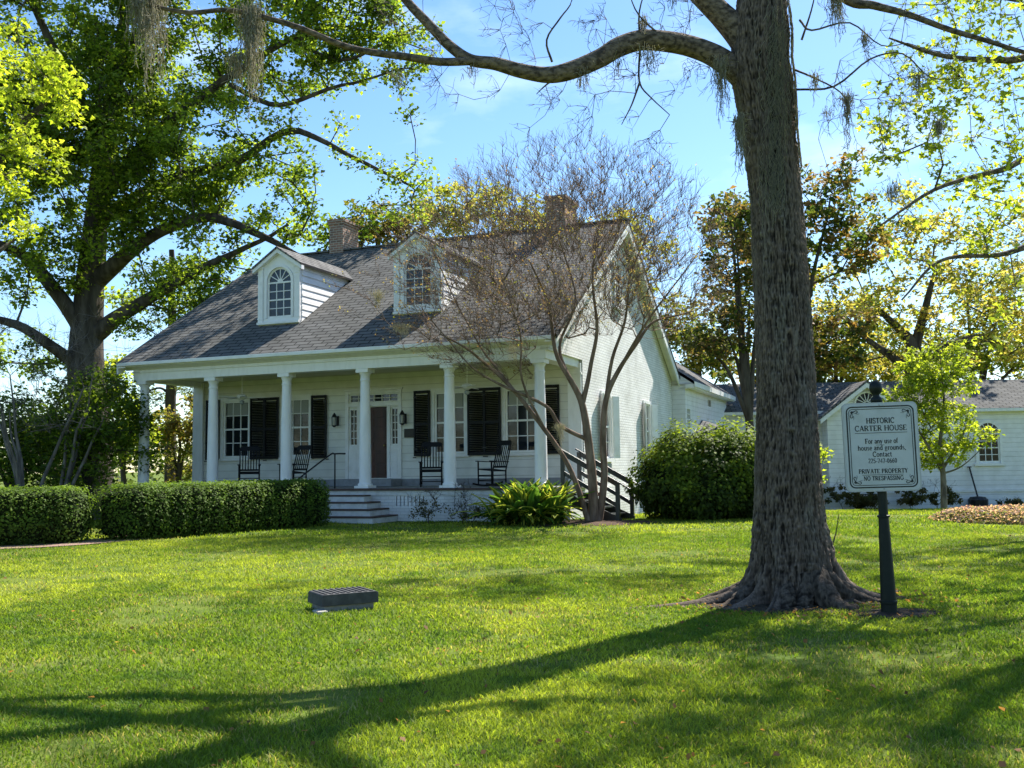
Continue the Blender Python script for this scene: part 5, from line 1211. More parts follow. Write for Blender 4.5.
def path():
    P = catmull([(-14, 15.6, 0), (-11, 17.0, 0), (-8.9, 17.7, 0), (-7.7, 18.9, 0), (-7.2, 20.5, 0), (-5.9, 22.6, 0)], 6); T = np.gradient(P, axis=0); T /= np.linalg.norm(T, axis=1, keepdims=True); N = np.stack([-T[:, 1], T[:, 0], 0*T[:, 0]], -1)
    V = np.concatenate([P+N*0.55, P-N*0.55]); V[:, 2] = ground_h(V[:, 0], V[:, 1])+0.02; n = len(P); i = np.arange(n-1)
    tag(mesh_np('brick_path', V, np.stack([i, i+1, n+i+1, n+i], -1), brick_mat('pink_brick_path', (0.36, 0.22, 0.17), (0.27, 0.16, 0.13), (0.25, 0.20, 0.17), 0.21, 0.1, 0.01, (0, 1))), kind='structure')
path()

# ------------------------------------------------------------ hedges and shrubs
def shrub(name, label, cat, blobs, nleaf, size, cols, m=m_leaf_d, group=None, seed=1, boxy=False, shape='diamond', stems=True, corecol=(0.012, 0.018, 0.006), coref=0.84, flat=0.3, tuft=0.0, sunlit_top=0.0):
    r = np.random.default_rng(seed); B = np.array(blobs, float); c0 = np.array([B[:, 0].mean(), B[:, 1].mean(), 0]); c0[2] = float(ground_h(c0[0], c0[1]))
    root = plant(name, c0, label, cat, group)
    def surf(n, k):
        d = r.normal(size=(n, 3)); d /= np.linalg.norm(d, axis=1, keepdims=True)
        if boxy:
            e = 5.0; q = (np.abs(d)**e).sum(1)**(1/e); return d/q[:, None], d
        return d, d
    w = B[:, 3]*B[:, 4]+B[:, 3]*B[:, 5]+B[:, 4]*B[:, 5]; i = r.choice(len(B), nleaf, p=w/w.sum())
    s, d = surf(nleaf, 0); q = 1+r.normal(size=nleaf)*0.045-0.10*(r.random(nleaf)**3)
    P = B[i, :3]+s*B[i, 3:]*q[:, None]; P = P+(np.stack([fbm(P*2.1+5*k, seed+k, 3) for k in range(3)], -1)-0.5)*0.30*min(1, B[:, 5].mean())*(0.35 if boxy else 2.2)
    if tuft: P[:, 2] += tuft*r.random(nleaf)**4*(d[:, 2] > 0.2)
    ok = P[:, 2] > ground_h(P[:, 0], P[:, 1])+0.01; P = P[ok]; d = d[ok]
    g = fbm(P*2.6, seed+9, 3); cl = np.clip(0.15+(g-0.35)*1.5+sunlit_top*(d[:, 2]), 0, 1)  # random tone, plus sunlit tops and shaded undersides painted into the leaf colour
    V, Fq, C = leaf_geo(P, size*(0.6+0.8*r.random(len(P))), palette(len(P), cols, r, cl), r, flat, shape, d, 0.5)
    lv = mesh_np('leaves', V, Fq, m, root, col=C); world_to(root, lv)
    # solid core coloured near black for the unlit inside, no twigs modelled
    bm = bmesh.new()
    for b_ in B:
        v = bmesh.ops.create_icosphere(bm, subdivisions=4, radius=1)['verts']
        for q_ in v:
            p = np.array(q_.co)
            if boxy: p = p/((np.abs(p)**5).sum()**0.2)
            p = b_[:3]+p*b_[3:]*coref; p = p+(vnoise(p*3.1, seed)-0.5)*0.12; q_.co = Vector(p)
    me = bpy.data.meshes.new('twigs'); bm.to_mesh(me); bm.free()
    mm = mat('shrub_dark_core', corecol, 0.95, 0.05, noise=(14, tuple(x*2.6 for x in corecol), 0.4, 0.7), bump=(24, 1.0, 0.08))
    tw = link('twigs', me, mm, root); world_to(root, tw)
    return root
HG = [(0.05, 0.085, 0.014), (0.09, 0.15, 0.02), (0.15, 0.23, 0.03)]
def hedge_line(pts, hw_, top):
    out = []; P = catmull(pts, 4)
    for p in P: out.append((p[0], p[1], top/2-0.02, hw_*1.0, hw_, top/2+0.02))
    return out
shrub('boxwood_hedge', 'long clipped green hedge in front of the porch, from the steps to the path gap', 'hedge', hedge_line([(-7.5, 19.26, 0), (-6.4, 20.4, 0), (-5.6, 21.4, 0), (-4.75, 22.3, 0)], 0.52, 1.03), 60000, 0.048, HG, seed=3, boxy=True, sunlit_top=0.2)
shrub('boxwood_hedge', 'clipped green hedge at the far left edge, nearer the camera than the long one', 'hedge', hedge_line([(-11.9, 17.7, 0), (-10.6, 17.9, 0), (-9.5, 18.2, 0), (-8.55, 18.64, 0)], 0.5, 1.0), 42000, 0.05, HG, seed=8, boxy=True, sunlit_top=0.2)
shrub('large_shrub', 'tall rounded shrub with tinted-in sunlit yellow green top and shaded base beside the gable wall', 'shrub',
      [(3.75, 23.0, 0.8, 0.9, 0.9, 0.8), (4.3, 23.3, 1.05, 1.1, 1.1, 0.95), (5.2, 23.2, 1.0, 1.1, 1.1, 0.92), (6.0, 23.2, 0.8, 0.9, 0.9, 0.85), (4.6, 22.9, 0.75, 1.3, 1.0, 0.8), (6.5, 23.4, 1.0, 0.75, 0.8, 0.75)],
      52000, 0.085, [(0.028, 0.045, 0.010), (0.055, 0.09, 0.014), (0.12, 0.17, 0.018), (0.24, 0.30, 0.03)], seed=5, tuft=0.42, sunlit_top=0.40, coref=0.74)
def dry_shrub(px, py, Y, w_, h_, lab, leafy, seed, cols=((0.05, 0.06, 0.02), (0.12, 0.10, 0.05)), name='small_shrub', ls=0.05):
    r = np.random.default_rng(seed); p = at(px, py, Y); p[2] = float(ground_h(p[0], p[1])); root = plant(name, p, lab, 'shrub')
    t = Tree(seed); t.P = [p-np.array([0, 0, 0.02])]; t.par = [-1]; t.R = [0.02]; t.fixed = [True]
    C = p+np.stack([r.normal(size=40)*w_*0.36, r.normal(size=40)*w_*0.3, h_*(0.25+0.75*r.random(40))], -1); t.grow(C, 0.12, 0.1, 0.004, e=2.3, up=0.05); T_ = t.twigs(C, 0.14, 4, 0.0032)
    a = t.wood('stems', m_bark_far, root); V, Fq, Cc = clusters_leaves(C[C[:, 2] < p[2]+h_*0.72], 0.15, leafy, ls, cols, r)
    b_ = mesh_np('foliage', V, Fq, m_leaf, root, col=Cc); world_to(root, a, b_)
dry_shrub(428, 521, 22.9, 0.55, 0.80, 'thin dark shrub with bare upright twigs below the porch wall vents', 26, 31)
dry_shrub(470, 523, 22.6, 0.62, 0.48, 'low dark shrub between the vents and the broad leaved plant', 24, 32)
dry_shrub(462, 523, 22.7, 0.30, 0.95, 'spindly nearly bare twig shrub against the white foundation', 2, 33)
dry_shrub(655, 516, 23.2, 0.6, 1.7, 'dry brown vine shrub against the gable wall at the left of the tall shrub', 30, 34, ((0.16, 0.12, 0.07), (0.10, 0.11, 0.04)))
dry_shrub(845, 510, 40.6, 1.5, 1.5, 'loose dark shrub in front of the lattice vent of the annex bay', 60, 35, ls=0.11)
dry_shrub(868, 509, 40.6, 1.3, 0.9, 'dark low shrub right of the lattice vent', 60, 36, ls=0.11)
dry_shrub(911, 509, 40.4, 0.9, 1.2, 'small dark shrub left of the young tree by the annex wall', 60, 37, ls=0.11)
dry_shrub(938, 509, 40.4, 1.1, 1.3, 'leafy dark shrub behind the young tree stem', 60, 38, ls=0.11)
dry_shrub(1015, 509, 40.4, 0.8, 0.5, 'low plant at the annex wall at the right edge', 60, 39, ls=0.11)

# broad leaved clump by the side stair
def strap_plant():
    r = np.random.default_rng(12); p = at(530, 524, 21.9); p[2] = 0; root = plant('strap_leaved_plant', p, 'low clump with broad arching yellow edged leaves beside the mulch', 'plant')
    Vs, Fs, Cs, o = [], [], [], 0
    for k in range(430):
        a = r.random()*2*pi; L_ = 0.75+0.5*r.random(); el = 0.45+1.05*r.random(); b0 = p+np.array([r.normal()*0.30, r.normal()*0.22, 0.0]); d = np.array([cos(a), sin(a), 0]); s = np.array([-sin(a), cos(a), 0])
        n = 7; wd = 0.06+0.04*r.random(); pt = b0.copy(); e_ = el; pts = []
        for j in range(n): pts.append(pt.copy()); pt = pt+(d*cos(e_)+np.array([0, 0, sin(e_)]))*L_/(n-1); e_ -= 0.10+0.16*(j/n)*(2 if el < 0.9 else 1.2)
        pr = [0.25, 0.7, 1, 1, 0.85, 0.55, 0.05]; y = r.random() < 0.58
        for j in range(n):
            u = np.array([0, 0, 0.25*wd]); Vs += [pts[j]-s*wd*pr[j]+u, pts[j], pts[j]+s*wd*pr[j]+u]
            g = np.array([0.05, 0.10, 0.018])*(0.7+0.6*r.random()); yy = np.array([0.55, 0.56, 0.10]) if y else g*2.2; Cs += [yy if (j > 2 or y) else g, g, yy if j > 3 else g]
            if j: q = o+3*j; Fs += [(q-3, q-2, q+1, q), (q-2, q-1, q+2, q+1)]
        o += 3*n
    l_ = mesh_np('leaves', np.array(Vs), np.array(Fs), m_leaf_d, root, True, np.array(Cs)); world_to(root, l_)
strap_plant()

# ------------------------------------------------------------ crepe myrtle in front of the gable
def myrtle():
    root = plant('crepe_myrtle', (1.82, 22.2, 0), 'leafless tan many stemmed tree with fine twiggy dome before the house gable', 'tree')
    t = Tree(23); r = t.r
    def a(px, py, Y=22.2): return at(px, py, Y)
    b0 = np.array([1.80, 22.2, -0.05])
    S = [([b0, a(592, 480), a(588, 440), a(582, 405), a(570, 380), a(556, 350), a(548, 300), a(530, 262, 22.0)], [0.12, 0.105, 0.09, 0.07, 0.05, 0.035, 0.02]),
         ([b0+[0.10, 0.05, 0], a(604, 480), a(603, 440), a(606, 400), a(618, 372), a(636, 345), (a(655, 322, 22.4)), a(690, 312, 22.6)], [0.09, 0.08, 0.07, 0.06, 0.045, 0.03, 0.015]),
         ([b0+[-0.10, -0.05, 0], a(578, 490), a(566, 462), a(545, 430), a(520, 398), a(495, 372), a(470, 350, 21.9), a(440, 335, 21.7)], [0.07, 0.06, 0.055, 0.05, 0.04, 0.03, 0.014]),
         ([a(588, 440), a(560, 425), a(545, 405, 22.1), a(500, 385, 22), a(470, 365, 22), a(430, 320, 22)], [0.05, 0.045, 0.035, 0.02, 0.012]),
         ([a(582, 405), a(590, 370), a(597, 330), a(592, 280), a(598, 225)], [0.06, 0.05, 0.04, 0.025, 0.012]),
         ([a(570, 380), a(560, 345, 22.5), (a(575, 300, 22.7)), a(560, 240, 22.8), a(552, 190, 22.9)], [0.045, 0.035, 0.025, 0.018, 0.01]),
         ([a(606, 400), a(612, 360), a(625, 320), a(632, 270), a(655, 215)], [0.05, 0.04, 0.03, 0.02, 0.01]),
         ([a(545, 430), (a(522, 380, 21.9)), a(520, 330, 21.7), a(500, 270, 21.6)], [0.03, 0.025, 0.018, 0.01]),
         ([a(618, 372), a(642, 330, 22.0), a(670, 290, 21.8), a(700, 250, 21.7)], [0.04, 0.03, 0.018, 0.01]),
         ([a(520, 398), a(480, 345, 22.3), a(450, 290, 22.5), a(430, 240, 22.6)], [0.03, 0.022, 0.015, 0.009])]
    for P, R_ in S: t.limb(P, R_, 9, sub=5, wob=0.10)
    n = 1500; d = r.normal(size=(n, 3)); d /= np.linalg.norm(d, axis=1, keepdims=True); q = 0.30+0.70*r.random(n)**0.6
    C = np.array([1.15, 22.2, 5.65])+d*q[:, None]*np.array([3.85, 2.6, 2.95])
    # flatten the underside: lowest twigs droop on the left only
    C = C[(C[:, 2] > 4.3) | ((C[:, 0] < 0.6) & (C[:, 2] > 3.3))]
    ex = np.array([a(px, py, 21.6) for px, py in [(370, 300), (350, 290), (385, 320), (400, 335), (380, 275), (420, 300), (360, 318), (405, 350), (430, 340)]]); C = np.vstack([C, ex])
    t.grow(C, 0.30, 0.10, 0.0050, e=2.5, up=0.10, maxr=0.04)
    T1 = t.twigs(C, 0.40, 5, 0.0052, out=1.1); T2 = t.twigs(T1, 0.22, 2, 0.0038, out=1.0)
    w = t.wood('branches', m_bark_crepe, root)
    # dry seed heads and small remnant leaves on the twig ends
    sel = T2[r.random(len(T2)) < 0.42]; sel = sel[r.random(len(sel)) < np.clip((8.6-sel[:, 2])/3, 0.05, 1)]
    V, Fq, Cc = clusters_leaves(sel, 0.06, 3, 0.042, [(0.15, 0.085, 0.045), (0.26, 0.17, 0.10), (0.22, 0.22, 0.05)], r); f = mesh_np('seed_heads', V, Fq, m_leaf, root, col=Cc); world_to(root, w, f)
myrtle()
for px, py, Y, L_, n, s, lab in [(378, 292, 21.6, 0.55, 160, 0.10, 'pale moss tangle caught on the twigs left of the second dormer'), (402, 325, 21.6, 0.5, 200, 0.14, 'wide moss tangle on the lowest left twigs before the roof edge'),
                                 (560, 425, 22.0, 0.8, 120, 0.08, 'moss hanging low beside the rightmost porch column'), (512, 345, 21.8, 0.7, 90, 0.10, 'moss wisps before the porch frieze between two columns')]:
    moss(px, py, Y, L_, n, s, lab, pale=1.25)

# ------------------------------------------------------------ trees
def tree(name, label, loc, limbs, trunk_r, blobs, ncl, crad, per, size, cols, seed, wood=m_bark_far, group=None, shape='diamond', tip=0.012, leafm=m_leaf, shell=0.5, squash=0.7, twig=4, extra=None, cat='tree', keep=None, seg=0.7):
    root = plant(name, loc, label, cat, group); t = Tree(seed)
    for P, R_ in limbs: t.limb(P, R_, 12, sub=5, wob=0.25*min(1, crad))
    C = blob_points(ncl, blobs, t.r, shell)
    if extra is not None: C = np.vstack([C, extra])
    if keep is not None: C = C[keep(C)]
    C = C[C[:, 2] > loc[2]+0.25]
    t.grow(C, seg, 0.13, tip, e=2.3, up=0.08, maxr=trunk_r*0.4)
    if twig: t.twigs(C, crad*0.9, twig, tip*0.55)
    w = t.wood('trunk', wood, root)
    V, Fq, Cc = clusters_leaves(C, crad*(0.7+0.6*t.r.random(len(C))), per, size, cols, t.r, shape, squash=squash)
    f = mesh_np('foliage', V, Fq, leafm, root, col=Cc); world_to(root, w, f)
    return root
def W(px, py, Y): return at(px, py, Y)
GR = [(0.05, 0.085, 0.012), (0.09, 0.145, 0.018), (0.16, 0.22, 0.026)]
YG = [(0.16, 0.21, 0.02), (0.27, 0.34, 0.03), (0.38, 0.42, 0.05)]
BR = [(0.07, 0.075, 0.02), (0.19, 0.13, 0.035), (0.30, 0.21, 0.06)]
def B_(px, py, Y, rx, rz, ry=None):
    p = at(px, py, Y); return (p[0], p[1], p[2], rx, ry or rx*0.8, rz)
WW = lambda a, b, Y: W(a, b, Y+3.0)
BB = lambda a, b, Y, *q: B_(a, b, Y+3.0, *q)
Y0 = 33
big = [([WW(88, 505, Y0), WW(90, 430, Y0), WW(86, 370, Y0), WW(88, 310, Y0), WW(95, 240, Y0), WW(105, 150, Y0), WW(120, 60, Y0), WW(130, -60, Y0)], [0.95, 0.72, 0.66, 0.55, 0.45, 0.35, 0.25, 0.1]),
       ([WW(95, 335, Y0), WW(118, 318, 32.5), WW(150, 298, 32), WW(190, 275, 31.5), WW(240, 250, 31), WW(290, 225, 30.5)], [0.34, 0.28, 0.22, 0.15, 0.10, 0.05]),
       ([WW(98, 280, Y0), WW(130, 252, 32), WW(155, 234, 31.5), WW(185, 222, 31), WW(215, 217, 30.8), WW(245, 228, 30.6), WW(275, 243, 30.5), WW(310, 262, 30.5)], [0.34, 0.26, 0.22, 0.19, 0.17, 0.14, 0.11, 0.06]),
       ([WW(85, 335, Y0), WW(62, 300, 32.5), WW(35, 265, 32), WW(0, 245, 31.5), WW(-50, 225, 31)], [0.32, 0.27, 0.22, 0.15, 0.08]), ([WW(82, 370, Y0), WW(50, 345, 32), WW(15, 325, 31.5), WW(-40, 312, 31)], [0.26, 0.2, 0.16, 0.08]),
       ([WW(100, 200, Y0), WW(150, 140, 32), WW(210, 90, 31), WW(290, 40, 30.5), WW(340, 25, 30)], [0.3, 0.22, 0.15, 0.1, 0.05]), ([WW(98, 220, Y0), WW(170, 180, 32), WW(240, 160, 31), WW(290, 130, 30.5), WW(340, 150, 30), WW(410, 185, 30)], [0.28, 0.2, 0.15, 0.12, 0.08, 0.04]),
       ([WW(105, 150, Y0), WW(60, 60, 32), WW(20, -20, 31)], [0.25, 0.18, 0.08]), ([WW(120, 60, Y0), (WW(200, -40, 32)), WW(300, -120, 31)], [0.22, 0.15, 0.06]), ([WW(230, 85, 31), (WW(280, 105, 30.6)), (WW(340, 85, 30.3)), WW(400, 70, 30)], [0.10, 0.09, 0.06, 0.03]),
       ([WW(290, 40, 30.5), WW(340, 60, 30.2), (WW(390, 40, 30)), WW(430, 20, 30)], [0.08, 0.06, 0.05, 0.03])]
bl = [BB(110, 115, 32, 3.2, 2.2), BB(160, 195, 31.6, 2.4, 1.6), BB(40, 120, 32, 3, 2.4), BB(60, 60, 32, 4.6, 3.2), BB(170, 40, 32, 3.8, 3.0), BB(130, 150, 31.5, 4.2, 3.0), BB(215, 150, 31, 3.2, 2.4), BB(60, 190, 31.5, 3.2, 2.4), BB(190, 225, 31.2, 2.6, 1.5), BB(130, 270, 32.2, 2.6, 1.4), BB(205, 282, 31.5, 2.4, 1.3), BB(285, 45, 30.6, 2.9, 2.0), BB(375, 35, 30.2, 2.4, 1.4),
      BB(300, 200, 30.5, 1.9, 1.5), BB(20, 260, 31.8, 2.4, 1.6), BB(390, 80, 30.2, 1.4, 0.6), BB(330, 5, 30.2, 2.5, 1.5), BB(0, 150, 32, 3, 3), BB(150, 330, 32, 1.6, 0.9), BB(30, 350, 32.2, 1.7, 0.9), BB(250, -60, 31.5, 4, 3), BB(100, -80, 32, 5, 3.5)]
ex = np.array([WW(px, py, 30.1) for px, py in [(415, 190), (425, 180), (400, 175), (380, 168), (395, 185), (360, 160), (340, 150), (430, 150), (415, 165), (350, 140), (405, 135), (380, 120), (410, 115), (340, 125), (300, 235), (330, 222), (350, 232), (345, 210), (310, 215), (325, 250), (395, 215), (410, 205), (420, 215), (380, 205), (330, 240), (360, 215), (370, 225)]])
def lkeep(C):
    # openings where the sky shows through
    d = C-EYE; px = 512+FPX*(d@CR)/(d@CF); py = 384-FPX*(d@CU)/(d@CF); k = np.ones(len(C), bool)
    for x, y, rx, ry in [(168, 250, 26, 14), (250, 200, 26, 16), (335, 190, 26, 30), (105, 12, 16, 12), (210, 8, 14, 14), (112, 350, 16, 22), (360, 110, 22, 14), (50, 300, 16, 22), (240, 45, 16, 12), (385, 60, 26, 6), (60, 330, 20, 20), (280, 20, 10, 14)]: k &= ((px-x)/rx)**2+((py-y)/ry)**2 > 1
    return k & (px < 462) & ~((px > 340) & (py > 95) & (py < 160) & (C[:, 2] > 0) & (np.random.default_rng(1).random(len(C)) < 0.6))
tree('sycamore_tree', 'huge leafy dark green tree with massive arching limbs behind the left end of the house', (-15.9, 36, -0.5), big, 0.8, bl, 1450, 0.62, 92, 0.165, GR+[(0.26, 0.33, 0.04)], 41, shape='diamond', tip=0.02, extra=ex, keep=lkeep, twig=3)
# nearer bright tree at the left edge
tree('sweetgum_tree', 'bright yellow green tree reaching in at the left edge in front of the dark crown', (-11.5, 14.5, 0),
     [([(-11.5, 14.5, -0.1), (-11.4, 14.6, 2.5), (-11.2, 14.8, 5), (-11.0, 15, 8), (-10.8, 15, 11)], [0.28, 0.22, 0.18, 0.13, 0.05]), ([(-11.3, 14.7, 4), W(-30, 260, 16), W(15, 240, 16.5)], [0.09, 0.06, 0.02]), ([(-11.2, 14.8, 5.5), W(-20, 170, 16), W(25, 120, 16.5), W(60, 90, 16.8)], [0.10, 0.07, 0.05, 0.02])],
     0.25, [B_(-60, 120, 15.5, 2.0, 2.2), (-11.6, 14.5, 9, 2.2, 2.0, 2.2), B_(28, 120, 16.4, 0.9, 1.25, 0.9), B_(50, 95, 16.6, 0.55, 0.6, 0.6), B_(15, 215, 16.4, 0.75, 0.35, 0.5), B_(-10, 275, 16.2, 0.6, 0.35, 0.5), B_(30, 50, 16.6, 0.6, 0.5, 0.6)], 330, 0.24, 40, 0.085, YG, 42, shape='star', tip=0.006, twig=5, seg=0.4)
# right: sparse fresh leaved tree reaching in from outside the frame
tree('sweetgum_tree', 'sparse fresh leaved tree reaching in at the upper right with fine drooping twigs', (8.6, 12.4, 0),
     [([(8.6, 12.4, -0.1), (8.5, 12.3, 2.5), (8.4, 12.2, 5), (8.2, 12.1, 8), (8.0, 12, 11.5)], [0.30, 0.24, 0.2, 0.14, 0.05]), ([(8.4, 12.2, 4.2), W(1050, 160, 12), W(1000, 170, 11.6), W(935, 190, 11.2), W(880, 225, 11)], [0.10, 0.05, 0.035, 0.022, 0.01]), ([(8.4, 12.2, 5.2), W(1060, 60, 11.6), W(1010, 60, 11.2), W(940, 55, 11), W(890, 40, 10.8)], [0.10, 0.06, 0.04, 0.025, 0.01]),
      ([(8.5, 12.3, 3.5), W(1060, 245, 12), W(1000, 255, 11.8), W(940, 262, 11.5), W(900, 300, 11.4)], [0.08, 0.05, 0.03, 0.02, 0.01]), ([(8.4, 12.2, 6), (7.0, 11.0, 7.5), (5.6, 10.2, 8.4)], [0.1, 0.06, 0.03]), ([(8.4, 12.2, 6.5), (9.8, 11, 8), (11, 10, 9)], [0.1, 0.06, 0.03])],
     0.3, [B_(975, 120, 11.4, 0.75, 1.0, 0.8), B_(935, 110, 11, 0.75, 0.7, 0.6), B_(1010, 60, 11.6, 0.7, 0.9, 0.8), B_(900, 150, 11, 0.55, 0.5, 0.5), B_(1000, 200, 11.8, 0.6, 0.8, 0.7), B_(960, 240, 11.4, 0.8, 0.5, 0.6), B_(1015, 290, 12, 0.4, 0.4, 0.5), B_(960, 10, 11, 0.9, 0.6, 0.7), B_(880, 180, 11, 0.35, 0.3, 0.4),
           B_(990, 150, 11.8, 0.6, 0.9, 0.7), B_(985, 330, 12, 0.5, 0.3, 0.5), B_(930, 60, 11.2, 0.5, 0.5, 0.5), B_(910, 100, 11, 0.5, 0.4, 0.5), (8.4, 12, 9, 2.6, 2.6, 2.2), (6.4, 10.4, 8.0, 1.8, 1.7, 1.0), (5.4, 9.4, 7.8, 1.3, 1.3, 0.8), (9.6, 10.8, 7.6, 2.0, 2.0, 1.4)], 720, 0.22, 18, 0.075, [(0.15, 0.20, 0.02), (0.27, 0.33, 0.04), (0.38, 0.42, 0.07)], 43, wood=m_bark_limb, shape='star', tip=0.004, twig=5, seg=0.35)
# off to the right: crowns that dapple the lawn
for i, (x, y, h, R_) in enumerate([(12.6, 16.3, 9.5, 2.9), (13.6, 21.5, 15.2, 4.2), (19.5, 24, 11, 3.6)]):
    tree('shade_tree', ['rounded green shade tree just outside the right edge of the lawn', 'open crowned green tree right of the round flower bed', 'taller green tree at the right beyond the flower bed'][i], (x, y, 0),
         [([(x, y, -0.1), (x+0.1, y, h*0.3), (x, y+0.1, h*0.6), (x-0.2, y, h*0.9)], [0.3, 0.24, 0.16, 0.06]), ([(x, y, h*0.4), (x-1.3, y-0.4, h*0.62), (x-2.2, y-0.5, h*0.75)], [0.12, 0.08, 0.03]), ([(x, y, h*0.45), (x+1.3, y+0.6, h*0.65), (x+2.2, y+0.5, h*0.8)], [0.12, 0.08, 0.03])],
         0.3, [(x, y, h*0.84, R_, R_, h*(0.24 if h < 12 else 0.11)), (x-1.2, y-0.6, h*(0.68 if h < 12 else 0.82), R_*0.6, R_*0.6, h*(0.15 if h < 12 else 0.07))]+([(8.6, 20.2, 13.6, 2.2, 1.9, 0.9), (6.0, 18.8, 13.3, 1.9, 1.5, 0.7)] if h > 12 else []), 150, 0.5, 38, 0.14, GR+[(0.16, 0.20, 0.03)], 50+i, tip=0.012, twig=3, group='shade trees right of the lawn')
# young tree in front of the annex
p = W(944, 509, 30); p[2] = float(ground_h(p[0], p[1]))
tree('young_tree', 'young slender yellow green tree between the notice board and the arched window', p,
     [([p, W(943, 475, 30), W(940, 445, 30), W(944, 400, 30), W(940, 355, 30)], [0.10, 0.08, 0.06, 0.035, 0.015]), ([W(942, 472, 30), W(925, 440, 29.8), W(905, 410, 29.6)], [0.05, 0.035, 0.012]), ([W(942, 470, 30), W(960, 440, 30.2), W(975, 405, 30.3)], [0.05, 0.035, 0.012]), ([W(942, 474, 30), W(962, 466, 29.9), W(985, 445, 29.8)], [0.035, 0.02, 0.01])],
     0.08, [B_(938, 385, 30, 1.15, 1.3), B_(950, 430, 30, 1.0, 0.85), B_(910, 400, 29.7, 0.85, 1.1), B_(900, 430, 29.7, 0.5, 0.7), B_(985, 438, 29.8, 0.42, 0.3), B_(935, 455, 30, 1.0, 0.4), B_(912, 365, 30, 0.6, 0.5), B_(945, 350, 30, 0.5, 0.4)], 400, 0.22, 24, 0.115, [(0.14, 0.19, 0.02), (0.24, 0.30, 0.03), (0.34, 0.38, 0.05)], 44, wood=m_bark_pale, tip=0.007, twig=3, seg=0.4)
p = W(800, 505, 24.5); p[2] = 0
tree('citrus_tree', 'small bright green leafy tree half hidden behind the big trunk', p, [([p, W(802, 480, 24.5), W(806, 460, 24.5)], [0.05, 0.04, 0.02])], 0.05, [B_(808, 468, 24.4, 0.42, 0.55), B_(815, 455, 24.4, 0.35, 0.25)], 40, 0.18, 26, 0.09, YG, 45, tip=0.006, twig=2, seg=0.3)

# oaks and magnolias behind the annex
def backtree(name, lab, px, Y, base_px, crown, ncl, cols, seed, crad=0.6, per=46, size=0.22, tr=0.4, limbs=None, m=m_leaf, shell=0.5, wood=m_bark_far, group=None, tip=0.018, cat='tree'):
    b0 = W(px, base_px, Y); b0[2] = float(ground_h(b0[0], b0[1]))-0.1; top = max(c[2] for c in crown); mid = np.mean([[c[0], c[1], c[2]] for c in crown], 0)
    L0 = [([b0, b0*0.7+mid*0.3, b0*0.35+mid*0.65, np.array([mid[0], mid[1], top])], [tr, tr*0.8, tr*0.55, tr*0.15])]
    for c in crown[:5]: L0.append(([b0*0.6+mid*0.4, (b0*0.3+mid*0.3+np.array(c[:3])*0.4)+[0, 0, 0.3], np.array(c[:3])], [tr*0.5, tr*0.3, tr*0.1]))
    if limbs: L0 = [([b0, b0*0.5+np.array(limbs[0][0][0])*0.5, limbs[0][0][0]], [tr, tr*0.9, limbs[0][1][0]])]+limbs
    return tree(name, lab, b0, L0, tr, crown, ncl, crad, per, size, cols, seed, wood=wood, tip=tip, leafm=m, twig=3, shell=shell, group=group, cat=cat)
Y1 = 52
backtree('live_oak', 'brown and olive leaved oak with dark forked trunk behind the annex', 918, Y1, 500, [B_(905, 270, Y1, 4.2, 3.2), B_(860, 330, Y1, 3.6, 2.4), B_(955, 310, Y1, 4.0, 3.0), B_(1005, 260, Y1, 4.0, 3.2), B_(830, 300, Y1+1, 2.6, 2.2), B_(1010, 350, Y1, 2.6, 1.4), B_(890, 365, Y1, 2.5, 1.0), B_(1040, 320, Y1, 3, 3), B_(900, 220, Y1, 3, 2)],
         340, [(0.11, 0.14, 0.03), (0.28, 0.25, 0.07), (0.40, 0.31, 0.11), (0.30, 0.36, 0.07)], 61, crad=0.72, per=40, size=0.25, tr=0.75,
         limbs=[([W(914, 400, Y1), W(916, 365, Y1), W(912, 345, Y1), W(895, 325, Y1), W(870, 300, Y1)], [0.6, 0.5, 0.35, 0.2, 0.1]), ([W(916, 368, Y1), W(940, 350, Y1), W(975, 338, Y1), W(1010, 345, Y1)], [0.4, 0.28, 0.2, 0.1]), ([W(914, 350, Y1), W(925, 310, Y1), W(935, 270, Y1)], [0.3, 0.2, 0.1]), ([W(912, 372, Y1), W(885, 352, Y1), W(862, 335, Y1), W(845, 318, Y1)], [0.26, 0.2, 0.12, 0.08])])
backtree('magnolia_tree', 'dark leaved magnolia with coppery leaf undersides behind the big trunk', 800, 47, 500, [B_(830, 200, 47, 2.6, 2.6), B_(800, 250, 47, 3.0, 2.6), B_(740, 230, 47, 2.2, 1.7), B_(745, 300, 47, 2.2, 1.6), B_(830, 340, 47, 2.4, 1.6), B_(780, 370, 47, 3, 1.2), B_(850, 240, 47, 1.8, 1.8), B_(725, 200, 47, 1.5, 1.1)],
         250, [(0.05, 0.08, 0.018), (0.09, 0.12, 0.025), (0.26, 0.15, 0.06)], 62, crad=0.6, per=36, size=0.28, tr=0.4, m=m_leaf_d, shell=0.35)
backtree('magnolia_tree', 'smaller dark leaved tree between the gable and the big trunk beside the rear wing', 760, 37.5, 500, [B_(725, 330, 37.5, 1.5, 1.1), B_(700, 345, 37.5, 0.9, 0.8), B_(750, 300, 37.5, 1.4, 1.2), B_(735, 220, 37.5, 1.3, 1.2), B_(770, 250, 37.5, 1.6, 1.6), B_(720, 265, 37.5, 0.9, 0.7)],
         170, [(0.05, 0.075, 0.018), (0.09, 0.11, 0.03), (0.22, 0.14, 0.06)], 63, crad=0.45, per=34, size=0.19, tr=0.22, m=m_leaf_d, shell=0.35)
